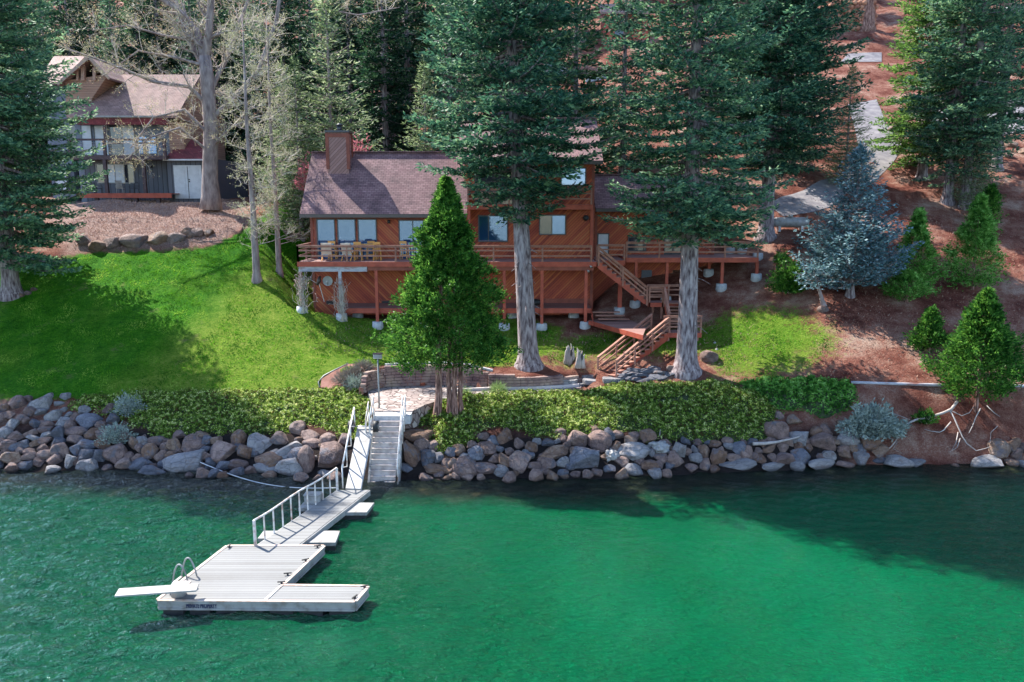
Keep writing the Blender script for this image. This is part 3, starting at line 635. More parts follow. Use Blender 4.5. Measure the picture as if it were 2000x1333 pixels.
# roofs
sb = MB(); ye = DN+.2; yr = DN+4.6
ze, zr2 = NZ(226, ye), NZ(146, yr)
sb.extr([(NX(150),ye,ze),(X(345,226,ye),ye,ze),(X(392,146,yr),yr,zr2),(X(196,146,yr)-1.6,yr,zr2),(X(120,200,yr)-1,yr,ze+.6)], (0,0,-.22))
abs_build(sb, 'roof', MT['shingle2'], nh)
sb = MB().extr([(X(392,146,yr),yr,zr2),(X(196,146,yr)-1.6,yr,zr2),(X(150,146,yr),yr+5,ze),(X(400,146,yr),yr+5,ze)], (0,0,-.22)); abs_build(sb, 'roof', MT['shingle2'], nh)
sb = MB().extr([(X(345,226,ye)-.05,ye+.05,ze-.22),(X(392,146,yr)-.05,yr,zr2-.22),(X(392,146,yr),yr+4.9,ze-.2)], (-.12,0,0)); abs_build(sb, 'gable_wall', tan, nh)
abs_build(MB().box(NX(152), X(325,236,ye), ye+.05, ye+.3, NZ(244,ye), ze-.23), 'fascia_band', MT['shingle3'], nh)
abs_build(MB().box(NX(150), X(305,226,ye), ye-.12, ye-.005, ze-.16, ze-.02), 'gutter', MT['white'], nh)
# dormer with clerestory openings
dp = P(173,108,DN+1.2); dl, dr_ = P(120,160,DN+1.2), P(214,151,DN+1.2)
yd = DN+1.2
abs_build(MB().extr([(X(124,200,yd),yd+.25,Z(222,yd)),(X(141,222,yd)+.7,yd+.25,Z(222,yd)),(X(205,150,yd),yd+.25,Z(150,yd)),(X(196,146,yd),yd+.25,Z(146,yd)),(X(124,157,yd),yd+.25,Z(157,yd))], (0,4,0)), 'dormer_wall', tan, nh)
dw = MB()
for a, b in (((142,143),(171,112)),((171,112),(206,148))): dw.bar(P(*a,yd+.2), P(*b,yd+.2), .25, .28)
dw.bar(P(152,158,yd+.2), P(152,130,yd+.2), .2, .2); dw.bar(P(163,158,yd+.2), P(163,122,yd+.2), .3, .3).bar(P(185,158,yd+.2), P(185,132,yd+.2),.25,.25)
abs_build(dw, 'dormer_frame', MAT('tan trim', [(.36,.2,.15),(.42,.26,.19)], 3, .7), nh)
for s_, e in (((173,109),(112,163)), ((173,109),(214,152))):
    a, b = P(*s_, yd-.4), P(*e, yd-.4)
    abs_build(MB().extr([a, b, b+Vector((0,6,0)), a+Vector((0,6,0))], (0,0,-.18)), 'dormer_roof', MT['shingle2'], nh)
    abs_build(MB().bar(a+Vector((0,-.03,-.1)), b+Vector((0,-.03,-.1)), .06, .26), 'barge_board', MAT('barge board', [(.3,.2,.16),(.4,.28,.22)], 3, .7), nh)
abs_build(MB().box(X(78,200,yd), X(124,200,yd), yd+.6, yd+8, gN-1, Z(163,yd)), 'wall', MT['blue'+'wall'], nh)
abs_build(MB().extr([P(70,165,yd), P(128,158,yd), P(168,110,yd+5), P(105,110,yd+5)], (0,0,-.2)), 'roof', MT['shingle2'], nh)
window(97,166,112,206, yd+.6, parent=nh, glass='blind', casing=False); window(78,168,92,206, yd+.6, parent=nh, glass='blind')
# upper windows and balcony
yw = DN+1.5
window(150,246,195,303, yw, parent=nh, panes=(1,1), glass=['glassdark','blind'], name='sliding_door')
window(202,246,226,303, yw, parent=nh, glass='blind'); window(232,246,277,303, yw, parent=nh, panes=(1,1), glass=['glassdark','blind'], name='sliding_door')
window(284,268,318,300, yw, parent=nh, panes=(1,1), glass='glass')
nb = empty('front_balcony', tuple(P(235,310,DN-.6)), label='dark brown balcony with cable railing on the grey house', cat='balcony'); nb.parent = nh
nb.location = Vector(nb.location) - Vector(nh.location)
for k in ('label','category'): 
    if k in nb: del nb[k]
yb = DN-.7
abs_build(MB().box(X(133,300,yb), X(324,300,yb), yb, DN+1.29, Z(312,yb), Z(304,yb)), 'balcony_floor', MT['darkbrown'], nb)
bb = MB().box(X(134,270,yb), X(324,270,yb), yb, yb+.1, Z(275,yb), Z(271,yb))
abs_build(bb, 'top_rail', MT['darkbrown'], nb)
for px in (136, 204, 282, 321): abs_build(MB().box(X(px,300,yb)-.11, X(px,300,yb)+.11, yb+.02, yb+.24, Z(304,yb)+.002, Z(275,yb)-.002), 'balcony_post', MT['darkbrown'], nb)
cb = MB()
for i in range(8): z = Z(279+3.1*i, yb); cb.tube([(X(137,300,yb),yb+.12,z),(X(320,300,yb),yb+.12,z)], .012, 5)
abs_build(cb, 'cable_railing', MT['metal'], nb)
for px in (206, 281): abs_build(MB().box(X(px,350,yb)-.13, X(px,350,yb)+.13, yb+.02, yb+.28, gN+.3, Z(312,yb)-.002), 'post', MT['darkbrown'], nb)
abs_build(MB().box(X(203,250,yb+.5)-.0, X(203,250,yb+.5)+.2, yb+.3, yb+.5, Z(271,yb), Z(244,yb)), 'post', MT['darkbrown'], nb)
# ground floor
window(200,322,270,357, DN+1.3, parent=nh, panes=(1,1.6,1.4,1.3), glass=['glassdark','blind','blind','glassdark'], fr='white')
window(118,325,140,372, DN+1.4, parent=nh, glass='blind', name='door')
dd_ = abs_build(MB().box(NX(334), NX(389), DN+.24, DN+.298, gN+.1, NZ(323)), 'double_door', MT['blind'], nh)
for a, b in ((337,359),(364,386)):
    pm_ = MB()
    for c, d in ((328,344),(348,362),(366,378)): pm_.box(NX(a+2)+.05, NX(b-2)-.05, DN+.22, DN+.239, NZ(d)+.05, NZ(c)-.05)
    pm_.box(NX(a+2)+.08, NX(b-2)-.08, DN+.235, DN+.2395, NZ(378)+.1, NZ(328)-.1); abs_build(pm_, 'door_panel', MT['blind'], dd_)
abs_build(MB().cyl((NX(364),DN+.2),.05,NZ(352),NZ(350),8).cyl((NX(364),DN+.2),.05,NZ(356),NZ(354),8), 'door_handle', MT['black'], dd_)
abs_build(MB().box(NX(361.2), NX(362), DN+.215, DN+.239, gN+.12, NZ(325)), 'door_gap', MT['black'], dd_)
abs_build(MB().box(NX(320), X(402,311,DN-.3), DN-.35, DN+.29, NZ(314,DN-.3), NZ(311,DN-.3)), 'gutter', MT['blind'], nh)
sb = MB().extr([(NX(322),DN-.3,NZ(311)),(NX(402),DN-.3,NZ(311)),(NX(402)-.4,DN+2.6,NZ(283,DN+2.6)),(NX(340),DN+2.6,NZ(270,DN+2.6))], (0,0,-.15)); abs_build(sb, 'roof', MT['shingle3'], nh)
c = P(296,326,DN+1.3); abs_build(MB().tube([(c.x,DN+1.2,c.z-.12),(c.x,DN+1.2,c.z+.12)],[.09,.05],8), 'wall_lamp', MT['black'], nh)
nd = empty('porch_deck', tuple(P(260,384,DN-.6)), label='low red timber porch deck in front of the grey house', cat='deck')
ypd = DN-1.5; abs_build(MB().box(X(150,382,ypd), X(335,382,ypd), ypd+.06, DN+.2, Z(378,ypd)-.07, Z(378,ypd)), 'deck_boards', MT['redwood'], nd)
abs_build(MB().box(X(150,382,ypd), X(335,382,ypd), ypd, ypd+.055, Z(387,ypd), Z(378,ypd)+.01), 'rim_joist', MT['redwood'], nd)
for px in (185, 262, 306): abs_build(MB().box(X(px,385,ypd)-.15, X(px,385,ypd)+.15, ypd+.2, ypd+.5, ground(X(px,385,ypd),ypd)-.2, Z(387,ypd)), 'pier', MT['darkbrown'], nd)
zpd = Z(378, ypd)
def patio_chair(px, D, label, mat, white=False, rz=0.2):
    t = empty('patio_chair', (X(px,370,D), D, zpd), rz, label, 'chair')
    if white:
        s = MB().obox((0,0,.42),(1,0,0),(0,1,0),(0,0,1),.27,.26,.025); s.build('seat', MT[mat], t)
        b = MB(); u = Vector((0,-.35,.94)).normalized(); n_ = Vector((0,.94,.35)).normalized()
        for i in range(5): b.obox(Vector((-.2+.1*i,-.24,.44))+u*.3,(1,0,0),n_,u,.038,.014,.3)
        b.obox(Vector((0,-.24,.44))+u*.62,(1,0,0),n_,u,.27,.02,.05).obox(Vector((0,-.24,.44))+u*.02,(1,0,0),n_,u,.27,.02,.04); b.build('backrest', MT[mat], t)
    else:
        MB().tube([(0.25*math.cos(a),.25*math.sin(a),.44) for a in np.linspace(0,6.28,13)], .02, 5).obox((0,0,.44),(1,0,0),(0,1,0),(0,0,1),.24,.24,.012).build('seat', MT[mat], t)
        b = MB().tube([(-.24,.22,.44),(-.25,.3,.8),(-.12,.33,.95),(.12,.33,.95),(.25,.3,.8),(.24,.22,.44)], .018, 5)
        for i in (-1,0,1): b.tube([(.1*i,.24,.46),(.12*i,.32,.93)], .012, 4)
        b.build('backrest', MT[mat], t)
    for sx_ in (-1,1):
        for sy_ in (-1,1): MB().tube([(.23*sx_,.23*sy_,.42),(.27*sx_,.27*sy_,0)], .022, 5).build('leg', MT[mat], t)
        MB().bar((.29*sx_,-.25,.64),(.29*sx_,.25,.64),.05,.03).bar((.28*sx_,-.25,.42),(.28*sx_,-.25,.64),.03,.03).build('armrest', MT[mat], t)
    return t
patio_chair(235, 69.0, 'white slatted chair leaning forward on the neighbour porch deck', 'white', True)
patio_chair(178, 69.9, 'black metal chair farthest left on the neighbour porch', 'black', rz=.6)
patio_chair(193, 70.3, 'black metal chair between the left chair and the porch post', 'black', rz=2.2)
patio_chair(262, 70.2, 'black metal chair to the right of the white porch chair', 'black', rz=-.3)
# ---------------------------------------------------------------- driveway and far slabs
def strip(name, L, Rr, mat, off=.035, n=26, w=6, kind='structure'):
    """road from pairs of edge points in the photograph, laid on the ground"""
    A = [hit(*p) for p in L]; B = [hit(*p) for p in Rr]
    def samp(Q):
        q = np.array(Q); s = np.concatenate([[0], np.cumsum(np.linalg.norm(np.diff(q[:, :2], axis=0), axis=1))]); t = np.linspace(0, s[-1], n)
        return np.stack([np.interp(t, s, q[:,0]), np.interp(t, s, q[:,1])], -1)
    a, b = samp(A), samp(B); V = []
    for i in range(n):
        for j in range(w):
            p = a[i]*(1-j/(w-1)) + b[i]*(j/(w-1)); V.append((p[0], p[1], ground(*p) + off))
    Fq = [(i*w+j, i*w+j+1, (i+1)*w+j+1, (i+1)*w+j) for i in range(n-1) for j in range(w-1)]
    o = npmesh(name, V, Fq, mat, smooth=True); tag(o, kind=kind); return o
MT['road'] = MAT('pale concrete driveway', [(.11,.10,.115),(.17,.155,.165),(.24,.22,.22)], 1.5, .9, .2, 30, kind='World')
strip('driveway', [(1500,402),(1522,386),(1572,372),(1640,345),(1680,305),(1670,255),(1655,205)], [(1530,424),(1600,414),(1650,390),(1700,360),(1740,325),(1762,285),(1730,240),(1712,195)], MT['road'])
strip('turning_slab', [(1640,125),(1722,122)], [(1655,106),(1722,104)], MT['road'], .06, 8)
strip('upper_road', [(1810,250),(1900,262),(2040,266)], [(1840,200),(1930,195),(2040,168)], MT['road'], .06)
# distant red cabin, wood pile and parked car
p = hit(1195, 92); rc = empty('red_cabin', tuple(p), label='dark red cabin wall far up the slope between the tall firs', cat='cabin')
s = scale_at(p)
abs_build(MB().box(p.x-14/s, p.x+70/s, p.y, p.y+5, p.z-2, p.z+62/s), 'wall', MAT('barn red wall', [(.32,.05,.03),(.4,.075,.045)], 2, .7), rc)
abs_build(MB().extr([(p.x-24/s,p.y-.6,p.z+62/s),(p.x+80/s,p.y-.6,p.z+62/s),(p.x+80/s,p.y+3,p.z+90/s),(p.x-24/s,p.y+3,p.z+90/s)], (0,0,-.2)), 'roof', MT['shingle2'], rc)
abs_build(MB().box(p.x+5/s, p.x+22/s, p.y-.05, p.y-.004, p.z+20/s, p.z+40/s), 'window', MT['glassdark'], rc)
def car(p, label, col, sc=1.0, rz=0):
    t = empty('parked_car', tuple(p), rz, label, 'car')
    L, Wd = 2.2, .88
    prof_ = [(-L,.35),(-L,.78),(-1.5,.92),(-.9,1.42),(.75,1.45),(1.35,.98),(L,.85),(L,.35)]
    MB().extr([(a,-Wd,b) for a,b in prof_], (0,2*Wd,0)).build('body', col, t, bevel=.06)
    g = MB(); q = [(-1.3,.98),(-.82,1.34),(.68,1.37),(1.1,1.0)]
    for y in (-Wd-.012, Wd-.002): g.extr([(a,y,b) for a,b in q], (0,.014,0))
    g.build('side_windows', MT['glassdark'], t)
    for x in (-1.35, 1.35):
        for y in (-Wd+.02, Wd-.02):
            w_ = MB().tube([(x,y-.1,.33),(x,y+.1,.33)], .33, 16).build('wheel', MT['black'], t); MB().tube([(x,y-.11,.33),(x,y+.11,.33)], .18, 12).build('rim', MT['metal'], w_)
    return t
car(hit(1078,152), 'white car glimpsed through fir branches on the slope behind the roof', MT['white'], rz=.1)
car(hit(1985,32), 'silver car at the top right corner of the photo behind the firs', MT['metal'], rz=.3)
p = hit(1165,158); cs = abs_build(MB().box(p.x-1.2,p.x+1.6,p.y,p.y+1.2,p.z-.3,p.z+.5), 'concrete_block', MT['concrete'], empty('concrete_wall', tuple(p), label='low pale concrete wall right of the white car', cat='wall'))
p = hit(1668, 60); s = scale_at(p); wp = MB()
for i in range(9):
    for j in range(7): x = p.x + (i-4.2 + .5*(j%2))*.62; z = p.z + .28 + j*.52; wp.tube([(x,p.y-.2*rnd.random(),z),(x,p.y+2,z)], .3, 7)
o = wp.build('wood_pile', MAT('cut log ends', [(.18,.06,.04),(.36,.15,.09),(.5,.28,.18)], 1.5, .9)); tag(o, 'stack of brown cut logs at the top of the photo right of the dark firs', 'wood pile')
# ================================================================= FLOATING DOCK
zd = .48
pf = lambda px, py, z=zd: atz(px, py, z)
dock = empty('swim_platform', tuple(pf(500,1120)), label='white L shaped floating platform on black floats marked PRIVATE PROPERTY', cat='dock')
outer = [pf(309,1172), pf(693,1175), pf(718,1146), pf(550,1144), pf(632,1067), pf(444,1067)]
fl, fr_, fa, inn, bk, bl = outer
cut = Vector((fl.x + (pf(518,1173).x - fl.x), pf(518,1173).y, zd))
def slab(poly, z1, z0): return MB().prism([(p.x, p.y) for p in poly], z0, z1)
abs_build(slab([fl, cut, inn, bk, bl], zd, zd-.05), 'deck', MT['dockdeck'], dock)
abs_build(slab([cut+Vector((.02,0,0)), fr_, fa, inn+Vector((.02,0,0))], zd-.004, zd-.05), 'deck', MT['dockdeck'], dock)
abs_build(MB().bar(cut+Vector((0,0,.012)), inn+Vector((0,0,.012)), .09, .02), 'joint_strip', MT['rust'], dock)
sk = MB(); ed = MB()
for a, b in zip(outer, outer[1:]+outer[:1]):
    d = (b-a).normalized(); n = Vector((d.y,-d.x,0))
    for z, h, o_ in ((zd-.06,.1,.045),(zd-.17,.16,.02),(zd-.285,.07,.045)):
        sk.bar(a - d*.0 + n*o_/2 + Vector((0,0,z-zd)), b + n*o_/2 + Vector((0,0,z-zd)), o_+.02, h)
    ed.bar(a + n*.03 + Vector((0,0,.005)), b + n*.03 + Vector((0,0,.005)), .1, .03)
abs_build(sk, 'fascia', MT['white'], dock); abs_build(ed, 'edge_trim', MAT('worn edge trim', [(.45,.28,.2),(.6,.5,.45)], 6, .7), dock)
def flt(parent, poly, z0, z1, n=1):
    c = sum((Vector((p.x,p.y,0)) for p in poly), Vector())/len(poly)
    q = [c + (Vector((p.x,p.y,0))-c)*.985 for p in poly]; return abs_build(MB().prism([(p.x,p.y) for p in q], z0, z1), 'float', MT['black'], parent)
for i in range(4):
    a = fl.lerp(cut, i/4+.03); b = fl.lerp(cut, (i+1)/4-.03); flt(dock, [a, b, b+(bk-cut)*.97, a+(bl-fl)*.97], -.25, zd-.32)
for i in range(3):
    a = cut.lerp(fr_, i/3+.04); b = cut.lerp(fr_, (i+1)/3-.03); flt(dock, [a, b, b+(fa-fr_)*.95, a+(inn-cut)*.95], -.25, zd-.32)
def cleat(p, rz=0):
    m_ = MB().box(-.03,.03,-.03,.03,0,.07).bar((-.13,0,.08),(.13,0,.08),.04,.035); o = m_.build('cleat', MT['black'], dock); o.location = Vector(p)-Vector(dock.location); o.rotation_euler = (0,0,rz)
for p in ((448,1070),(620,1070),(597,1097),(562,1124),(550,1141),(333,1158),(712,1149),(693,1170)): cleat(pf(*p), rnd.random()*2)
# lettering
tc_ = bpy.data.curves.new('lettering', 'FONT'); tc_.body = 'PRIVATE PROPERTY'; tc_.size = .2; tc_.extrude = .002; tc_.offset = .007; tc_.align_x = 'LEFT'; tc_.space_character = 1.0
to = bpy.data.objects.new('lettering', tc_); C.objects.link(to); bpy.context.view_layer.update()
me = bpy.data.meshes.new_from_object(to.evaluated_get(bpy.context.evaluated_depsgraph_get())); bpy.data.objects.remove(to)
wd = max(v.co.x for v in me.vertices); hgt_ = max(v.co.y for v in me.vertices)
lt = link('lettering', me, MAT('navy lettering', [(.01,.015,.06),(.015,.02,.07)], 3, .6), dock)
a_ = pf(364, 1172); b_ = pf(425, 1172); fdir = (fr_-fl).normalized(); ang = math.atan2(fdir.y, fdir.x)
yline = fl.y + (a_.x-fl.x)*fdir.y/fdir.x
lt.scale = ((b_.x-a_.x)/wd, .155/hgt_, 1); lt.rotation_euler = (R(90), 0, ang); lt.location = Vector((a_.x, yline-.045, zd-.245)) - Vector(dock.location)
# swim ladder
ld_ = empty('swim_ladder', tuple(pf(365,1136)), label='curved white handrail ladder at the left edge of the platform', cat='ladder')
le = (bl-fl).normalized(); ln = Vector((-le.y, le.x, 0)); base = pf(352,1138)
for k in (0, 1):
    b0 = fl + le*((base-fl).dot(le)) + le*(.5*k); pts = []
    for i in range(11):
        t = i/10; a = math.pi*t; pts.append(b0 - ln*(-.28+.56*(1-t))*1.0*1 + Vector((0,0,.02 + .62*math.sin(a)**.75 if 0<t<1 else .02)))
    pts = pts + [pts[-1] + Vector((0,0,-.9))]
    abs_build(MB().tube(pts, .028, 8), 'handrail', MT['white'], ld_)
b0 = fl + le*((base-fl).dot(le))
for z in (-.05,-.35): abs_build(MB().bar(b0+ln*.28+Vector((0,0,z)), b0+ln*.28+le*.5+Vector((0,0,z)), .1, .03), 'rung', MT['white'], ld_)
# diving board
db = empty('diving_board', tuple(pf(348,1160)), label='white diving board on a pedestal reaching left over the water from the platform', cat='diving board')
zb_ = zd + .42; t0, t1 = atz(228,1157,zb_+.05), atz(386,1146,zb_); ax = (t1-t0).normalized(); wv = Vector((-ax.y,ax.x,0)).normalized()
abs_build(MB().extr([t0-wv*.25, t1-wv*.25, t1+wv*.25, t0+wv*.25], (0,0,-.05)), 'board', MT['white'], db)
pd = pf(349,1162); abs_build(MB().tube([pd, pd+Vector((0,0,.34))], [.24,.17], 16), 'pedestal', MT['white'], db)
abs_build(MB().bar(pd+Vector((0,0,.36)), t1+Vector((0,0,-.1)), .08, .06).bar(pd+Vector((-.2,0,.35)), pd+Vector((.35,0,.35)), .4, .05), 'bracket', MT['rust'], db)
# walkway
wk = empty('floating_walkway', tuple(atz(610,1010,.46)), label='long white floating walkway with one-sided white railing between platform and shore stairs', cat='walkway')
zw = .46; w = [atz(499,1067,zw), atz(580,1067,zw), atz(721,957,zw), atz(659,957.5,zw)]
abs_build(MB().prism([(p.x,p.y) for p in w], zw-.05, zw), 'deck', siding_mat('walkway planks', (0,1,0), .3, [(.13,.125,.12),(.175,.175,.175),(.205,.205,.2)], 1.6, .8), wk)
sk = MB()
for a, b in ((w[1],w[2]),(w[2],w[3]),(w[3],w[0]),(w[0],w[1])):
    d = (b-a).normalized(); n = Vector((d.y,-d.x,0)); sk.bar(a+n*.03+Vector((0,0,-.14)), b+n*.03+Vector((0,0,-.14)), .05, .24)
abs_build(sk, 'fascia', MT['white'], wk)
d = (w[3]-w[0]).normalized(); Lw = (w[3]-w[0]).length; nr_ = MB(); rh = 1.0
top = []
for i in range(11):
    q = w[0] + d*(Lw*i/10); big_ = i in (0, 10)
    abs_build(MB().bar(q+Vector((0,0,-.05)), q+Vector((0,0,rh)), .09 if big_ else .05, .09 if big_ else .05, up=(0,1,0)), 'railing_post', MT['rust'], wk); top.append(q+Vector((0,0,rh-.03*math.sin(i))))
abs_build(MB().tube(top, .038, 8), 'top_rail', MT['rust'], wk)
for (a, b, c_, e, lab, bx) in (((676,1001),(716,1001),(731,982),(692,982),'right',0),((608,1060),(655,1060),(664,1037),(618,1037),'r2',0),((503,1052),(535,1052),(548,1037),(515,1037),'l1',0),((582,993),(612,993),(628,976),(598,976),'l2',1)):
    q = [atz(*v, .34) for v in (a,b,c_,e)]
    lbl = {'right':'small white outrigger float right of the walkway nearest the shore','r2':'small white outrigger float right of the walkway nearest the platform','l1':'small white outrigger float behind the railing nearest the platform','l2':'small white outrigger float behind the railing carrying a white box'}[lab]
    o = empty('outrigger_float', tuple(sum(q, Vector())/4), label=lbl, cat='float', group='outrigger floats beside the walkway')
    # reach under the walkway
    ext = Vector((-.5,.0,0)) if lab in ('right','r2') else Vector((.5,0,0))
    if lab in ('right','r2'): q[0] += ext; q[3] += ext
    else: q[1] += ext; q[2] += ext
    abs_build(MB().prism([(p.x,p.y) for p in q], .2, .34), 'top', MT['white'], o)
    cc = sum(q, Vector())/4; abs_build(MB().prism([(cc.x+(p.x-cc.x)*.94, cc.y+(p.y-cc.y)*.9) for p in q], -.2, .199), 'float', MT['black'], o)
p = atz(612,982,.34); bxo = MB().box(-.33,.33,-.22,.22,0,.36).box(-.36,.36,-.25,.25,.361,.42).build('storage_box', MT['white'], bevel=.02); bxo.location = p; tag(bxo, 'small white storage box standing on the float behind the railing', 'box')
# ---------------------------------------------------------------- concrete stairs into the lake
zt_ = 2.68; A0 = atz(733,813,zt_-.0); A1 = atz(783,813,zt_); st_w = A1.x-A0.x; xs0, xs1 = A0.x, A1.x
ws = empty('concrete_stairs', (xs0+st_w/2, A0.y, zt_), label='pale concrete stairs with white rusty handrails running down into the lake', cat='stairs')
B0 = atz(711,941,.02); nst = 12; run = (A0.y - B0.y)/nst; rise = (zt_)/nst
sd_ = (B0.x - xs0)/nst
s_ = MB()
for i in range(nst+4):
    y1 = A0.y - run*i; z1 = zt_ - rise*(i+1); xo = sd_*i*.35
    s_.box(xs0+xo, xs1+xo, y1-run, y1, z1-.5 if i else -.5, z1); 
    s_.box(xs0+xo-.01, xs1+xo+.01, y1-run-.025, y1-run+.05, z1-.045, z1+.012)
abs_build(s_, 'steps', MAT('worn stair concrete', [(.34,.27,.25),(.5,.43,.4),(.6,.53,.5)], 3, .85, .2, 30), ws)
abs_build(MB().box(xs0-.1, xs1+.45, A0.y+.003, A0.y+.75, zt_-.4, zt_), 'top_landing', MT['concrete'], ws)
s2 = MB()
for sx_ in (0, 1):
    xx = xs0-.13 if sx_==0 else xs1+.02; e = A0.y - run*(nst+1.5)
    s2.extr([(xx,A0.y+.2,zt_+.12),(xx,A0.y+.2,zt_-.55),(xx,e,-.9),(xx,e,-.15)] if sx_==1 else [(xx,A0.y+.2,zt_+.1),(xx,A0.y+.2,zt_-.5),(xx,e,-.9),(xx,e,-.25)], (.1,0,0))
abs_build(s2, 'side_panel', MT['white'], ws)
def prail(x, y0, z0, y1, z1, n, parent=ws, mat='rust', h=.95, name='handrail'):
    a, b = Vector((x,y0,z0)), Vector((x,y1,z1)); m_ = MB(); up = Vector((0,0,h))
    m_.tube([a+up+Vector((0,.06,.02)), a+up, b+up, b+up*.55+Vector((0,-.12,0)), b], .028, 8); m_.tube([a+up*.5, b+up*.5], .02, 6)
    for i in range(n):
        p = a.lerp(b, i/(n-1)); m_.tube([p+Vector((0,0,-.25)), p+up], .03, 8)
    return abs_build(m_, name, MT[mat], parent)
prail(xs1+.08, A0.y+.1, zt_, B0.y-.25, .12, 5); prail(xs1+.2, A0.y+.25, zt_, A0.y-1.1, zt_-.8, 3)
prail(xs0-.1, A0.y+.1, zt_, A0.y-1.0, zt_-.75, 3); prail(xs0-.3, A0.y-.1, zt_-.25, A0.y-.9, zt_-.85, 2)
# hinged ramp beside the stairs
rp_ = empty('boarding_ramp', tuple(atz(690,954,.5)), label='plain white boarding ramp with wheels and rusty truss rail left of the concrete stairs', cat='ramp')
q = [atz(675,954,.52), atz(706,955,.52), atz(730,834,2.32), atz(698,834,2.32)]
abs_build(MB().extr(q, (0,0,-.07)), 'ramp_panel', MT['white'], rp_)
def P2(a, b, t): return a.lerp(b, t)
lft = (q[0], q[3]); up = Vector((0,0,.95)); m_ = MB(); off = Vector((-.12,0,0))
m_.tube([q[0]+up+off, q[3]+up+off], .04, 8)
for i in range(4):
    a = P2(*lft, i/3)+off; m_.tube([a, a+up], .032, 8)
    if i < 3: b = P2(*lft, (i+1)/3)+off; m_.tube([a+up, b], .024, 6)
abs_build(m_, 'truss_rail', MT['rust'], rp_)
for c in (q[2]+Vector((.12,-.1,.05)), q[3]+Vector((-.28,-.1,.05))):
    wh = abs_build(MB().tube([c+Vector((-.11,0,0)), c+Vector((.11,0,0))], .27, 20), 'wheel', MT['black'], rp_)
    abs_build(MB().tube([c+Vector((-.125,0,0)), c+Vector((.125,0,0))], .13, 14), 'hub', MT['white'], wh)
abs_build(MB().tube([q[3]+Vector((-.28,-.1,.05)), q[2]+Vector((.12,-.1,.05))], .03, 6), 'axle', MT['metal'], rp_)
# mooring cable and its stake
s0 = hit(386,918); s1 = atz(660,953,.55); cpts = []
for i in range(25):
    t = i/24; p = (s0+Vector((0,0,.45))).lerp(s1, t); p.z -= .55*math.sin(math.pi*t)*.9; cpts.append(p)
stk = MB().tube([s0+Vector((0,0,-.2)), s0+Vector((0,0,.55))], .025, 6).build('mooring_stake', MT['metal']); tag(stk, 'thin dark metal stake in the rocks holding the mooring cable', 'stake')
cb = MB().tube(cpts, .022, 6).build('mooring_cable', MAT('pale rope', [(.45,.45,.47),(.6,.6,.62)], 5, .8)); tag(cb, 'pale cable sagging from the rocks over the dark water to the walkway', 'cable')
# ================================================================= BOULDERS ALONG THE SHORE
def rock_mat(name, cols, patch):
    m, nt, bs, out = newmat(name); vec = coords(nt, 'Object'); oi = nt.nodes.new('ShaderNodeObjectInfo')
    of = nt.nodes.new('ShaderNodeVectorMath'); of.operation = 'ADD'; nt.links.new(vec, of.inputs[0])
    cx = nt.nodes.new('ShaderNodeCombineXYZ')
    for i in range(3): nt.links.new(mathn(nt, 'MULTIPLY', oi.outputs['Random'], 37.0 + 11*i), cx.inputs[i])
    nt.links.new(cx.outputs[0], of.inputs[1]); v = of.outputs[0]
    n1 = noise(nt, v, 1.6, 6, .65); n2 = noise(nt, v, 9, 5, .7)
    f = mathn(nt, 'ADD', mathn(nt, 'MULTIPLY', n1, .6), mathn(nt, 'MULTIPLY', n2, .4)); f = mathn(nt, 'ADD', f, mathn(nt, 'MULTIPLY', mathn(nt, 'SUBTRACT', oi.outputs['Random'], .5), .16))
    rp = ramp(nt, [(.36, cols[0]), (.5, cols[1]), (.64, cols[2])]); nt.links.new(f, rp.inputs[0])
    n3 = noise(nt, v, .9, 5, .7); pf_ = nt.nodes.new('ShaderNodeMapRange'); pf_.inputs[1].default_value = .54; pf_.inputs[2].default_value = .64; nt.links.new(n3, pf_.inputs[0])
    col = mixc(nt, pf_.outputs[0], rp.outputs[0], patch); 
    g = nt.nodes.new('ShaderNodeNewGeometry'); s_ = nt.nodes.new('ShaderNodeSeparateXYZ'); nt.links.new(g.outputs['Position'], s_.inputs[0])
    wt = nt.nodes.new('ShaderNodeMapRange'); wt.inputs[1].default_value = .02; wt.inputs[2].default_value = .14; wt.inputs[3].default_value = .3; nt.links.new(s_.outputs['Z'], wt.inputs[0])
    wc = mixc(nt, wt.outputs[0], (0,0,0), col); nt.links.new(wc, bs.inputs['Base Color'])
    ck = nt.nodes.new('ShaderNodeTexVoronoi'); ck.feature = 'DISTANCE_TO_EDGE'; ck.inputs['Scale'].default_value = 1.7; nt.links.new(v, ck.inputs['Vector']); cr_ = nt.nodes.new('ShaderNodeMapRange'); cr_.inputs[2].default_value = .05; cr_.inputs[4].default_value = 1; nt.links.new(ck.outputs['Distance'], cr_.inputs[0])
    nt.links.new(mixc(nt, mathn(nt,'ADD',mathn(nt,'MULTIPLY',cr_.outputs[0],.35),.65), (.02,.018,.02), wc), bs.inputs['Base Color'])
    bs.inputs['Roughness'].default_value = .85; bumpn(nt, mathn(nt, 'ADD', mathn(nt, 'ADD', n2, n1), mathn(nt, 'MULTIPLY', cr_.outputs[0], .3)), 1.0, .09, bs); return m
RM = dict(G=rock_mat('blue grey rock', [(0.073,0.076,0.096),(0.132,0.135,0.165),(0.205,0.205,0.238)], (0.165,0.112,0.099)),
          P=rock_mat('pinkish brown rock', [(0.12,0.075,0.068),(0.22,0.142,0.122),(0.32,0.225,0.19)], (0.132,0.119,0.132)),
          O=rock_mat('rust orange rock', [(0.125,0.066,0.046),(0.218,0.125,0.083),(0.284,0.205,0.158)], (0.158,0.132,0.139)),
          W=rock_mat('pale grey rock', [(0.172,0.165,0.178),(0.251,0.238,0.247),(0.330,0.307,0.297)], (0.198,0.158,0.145)))
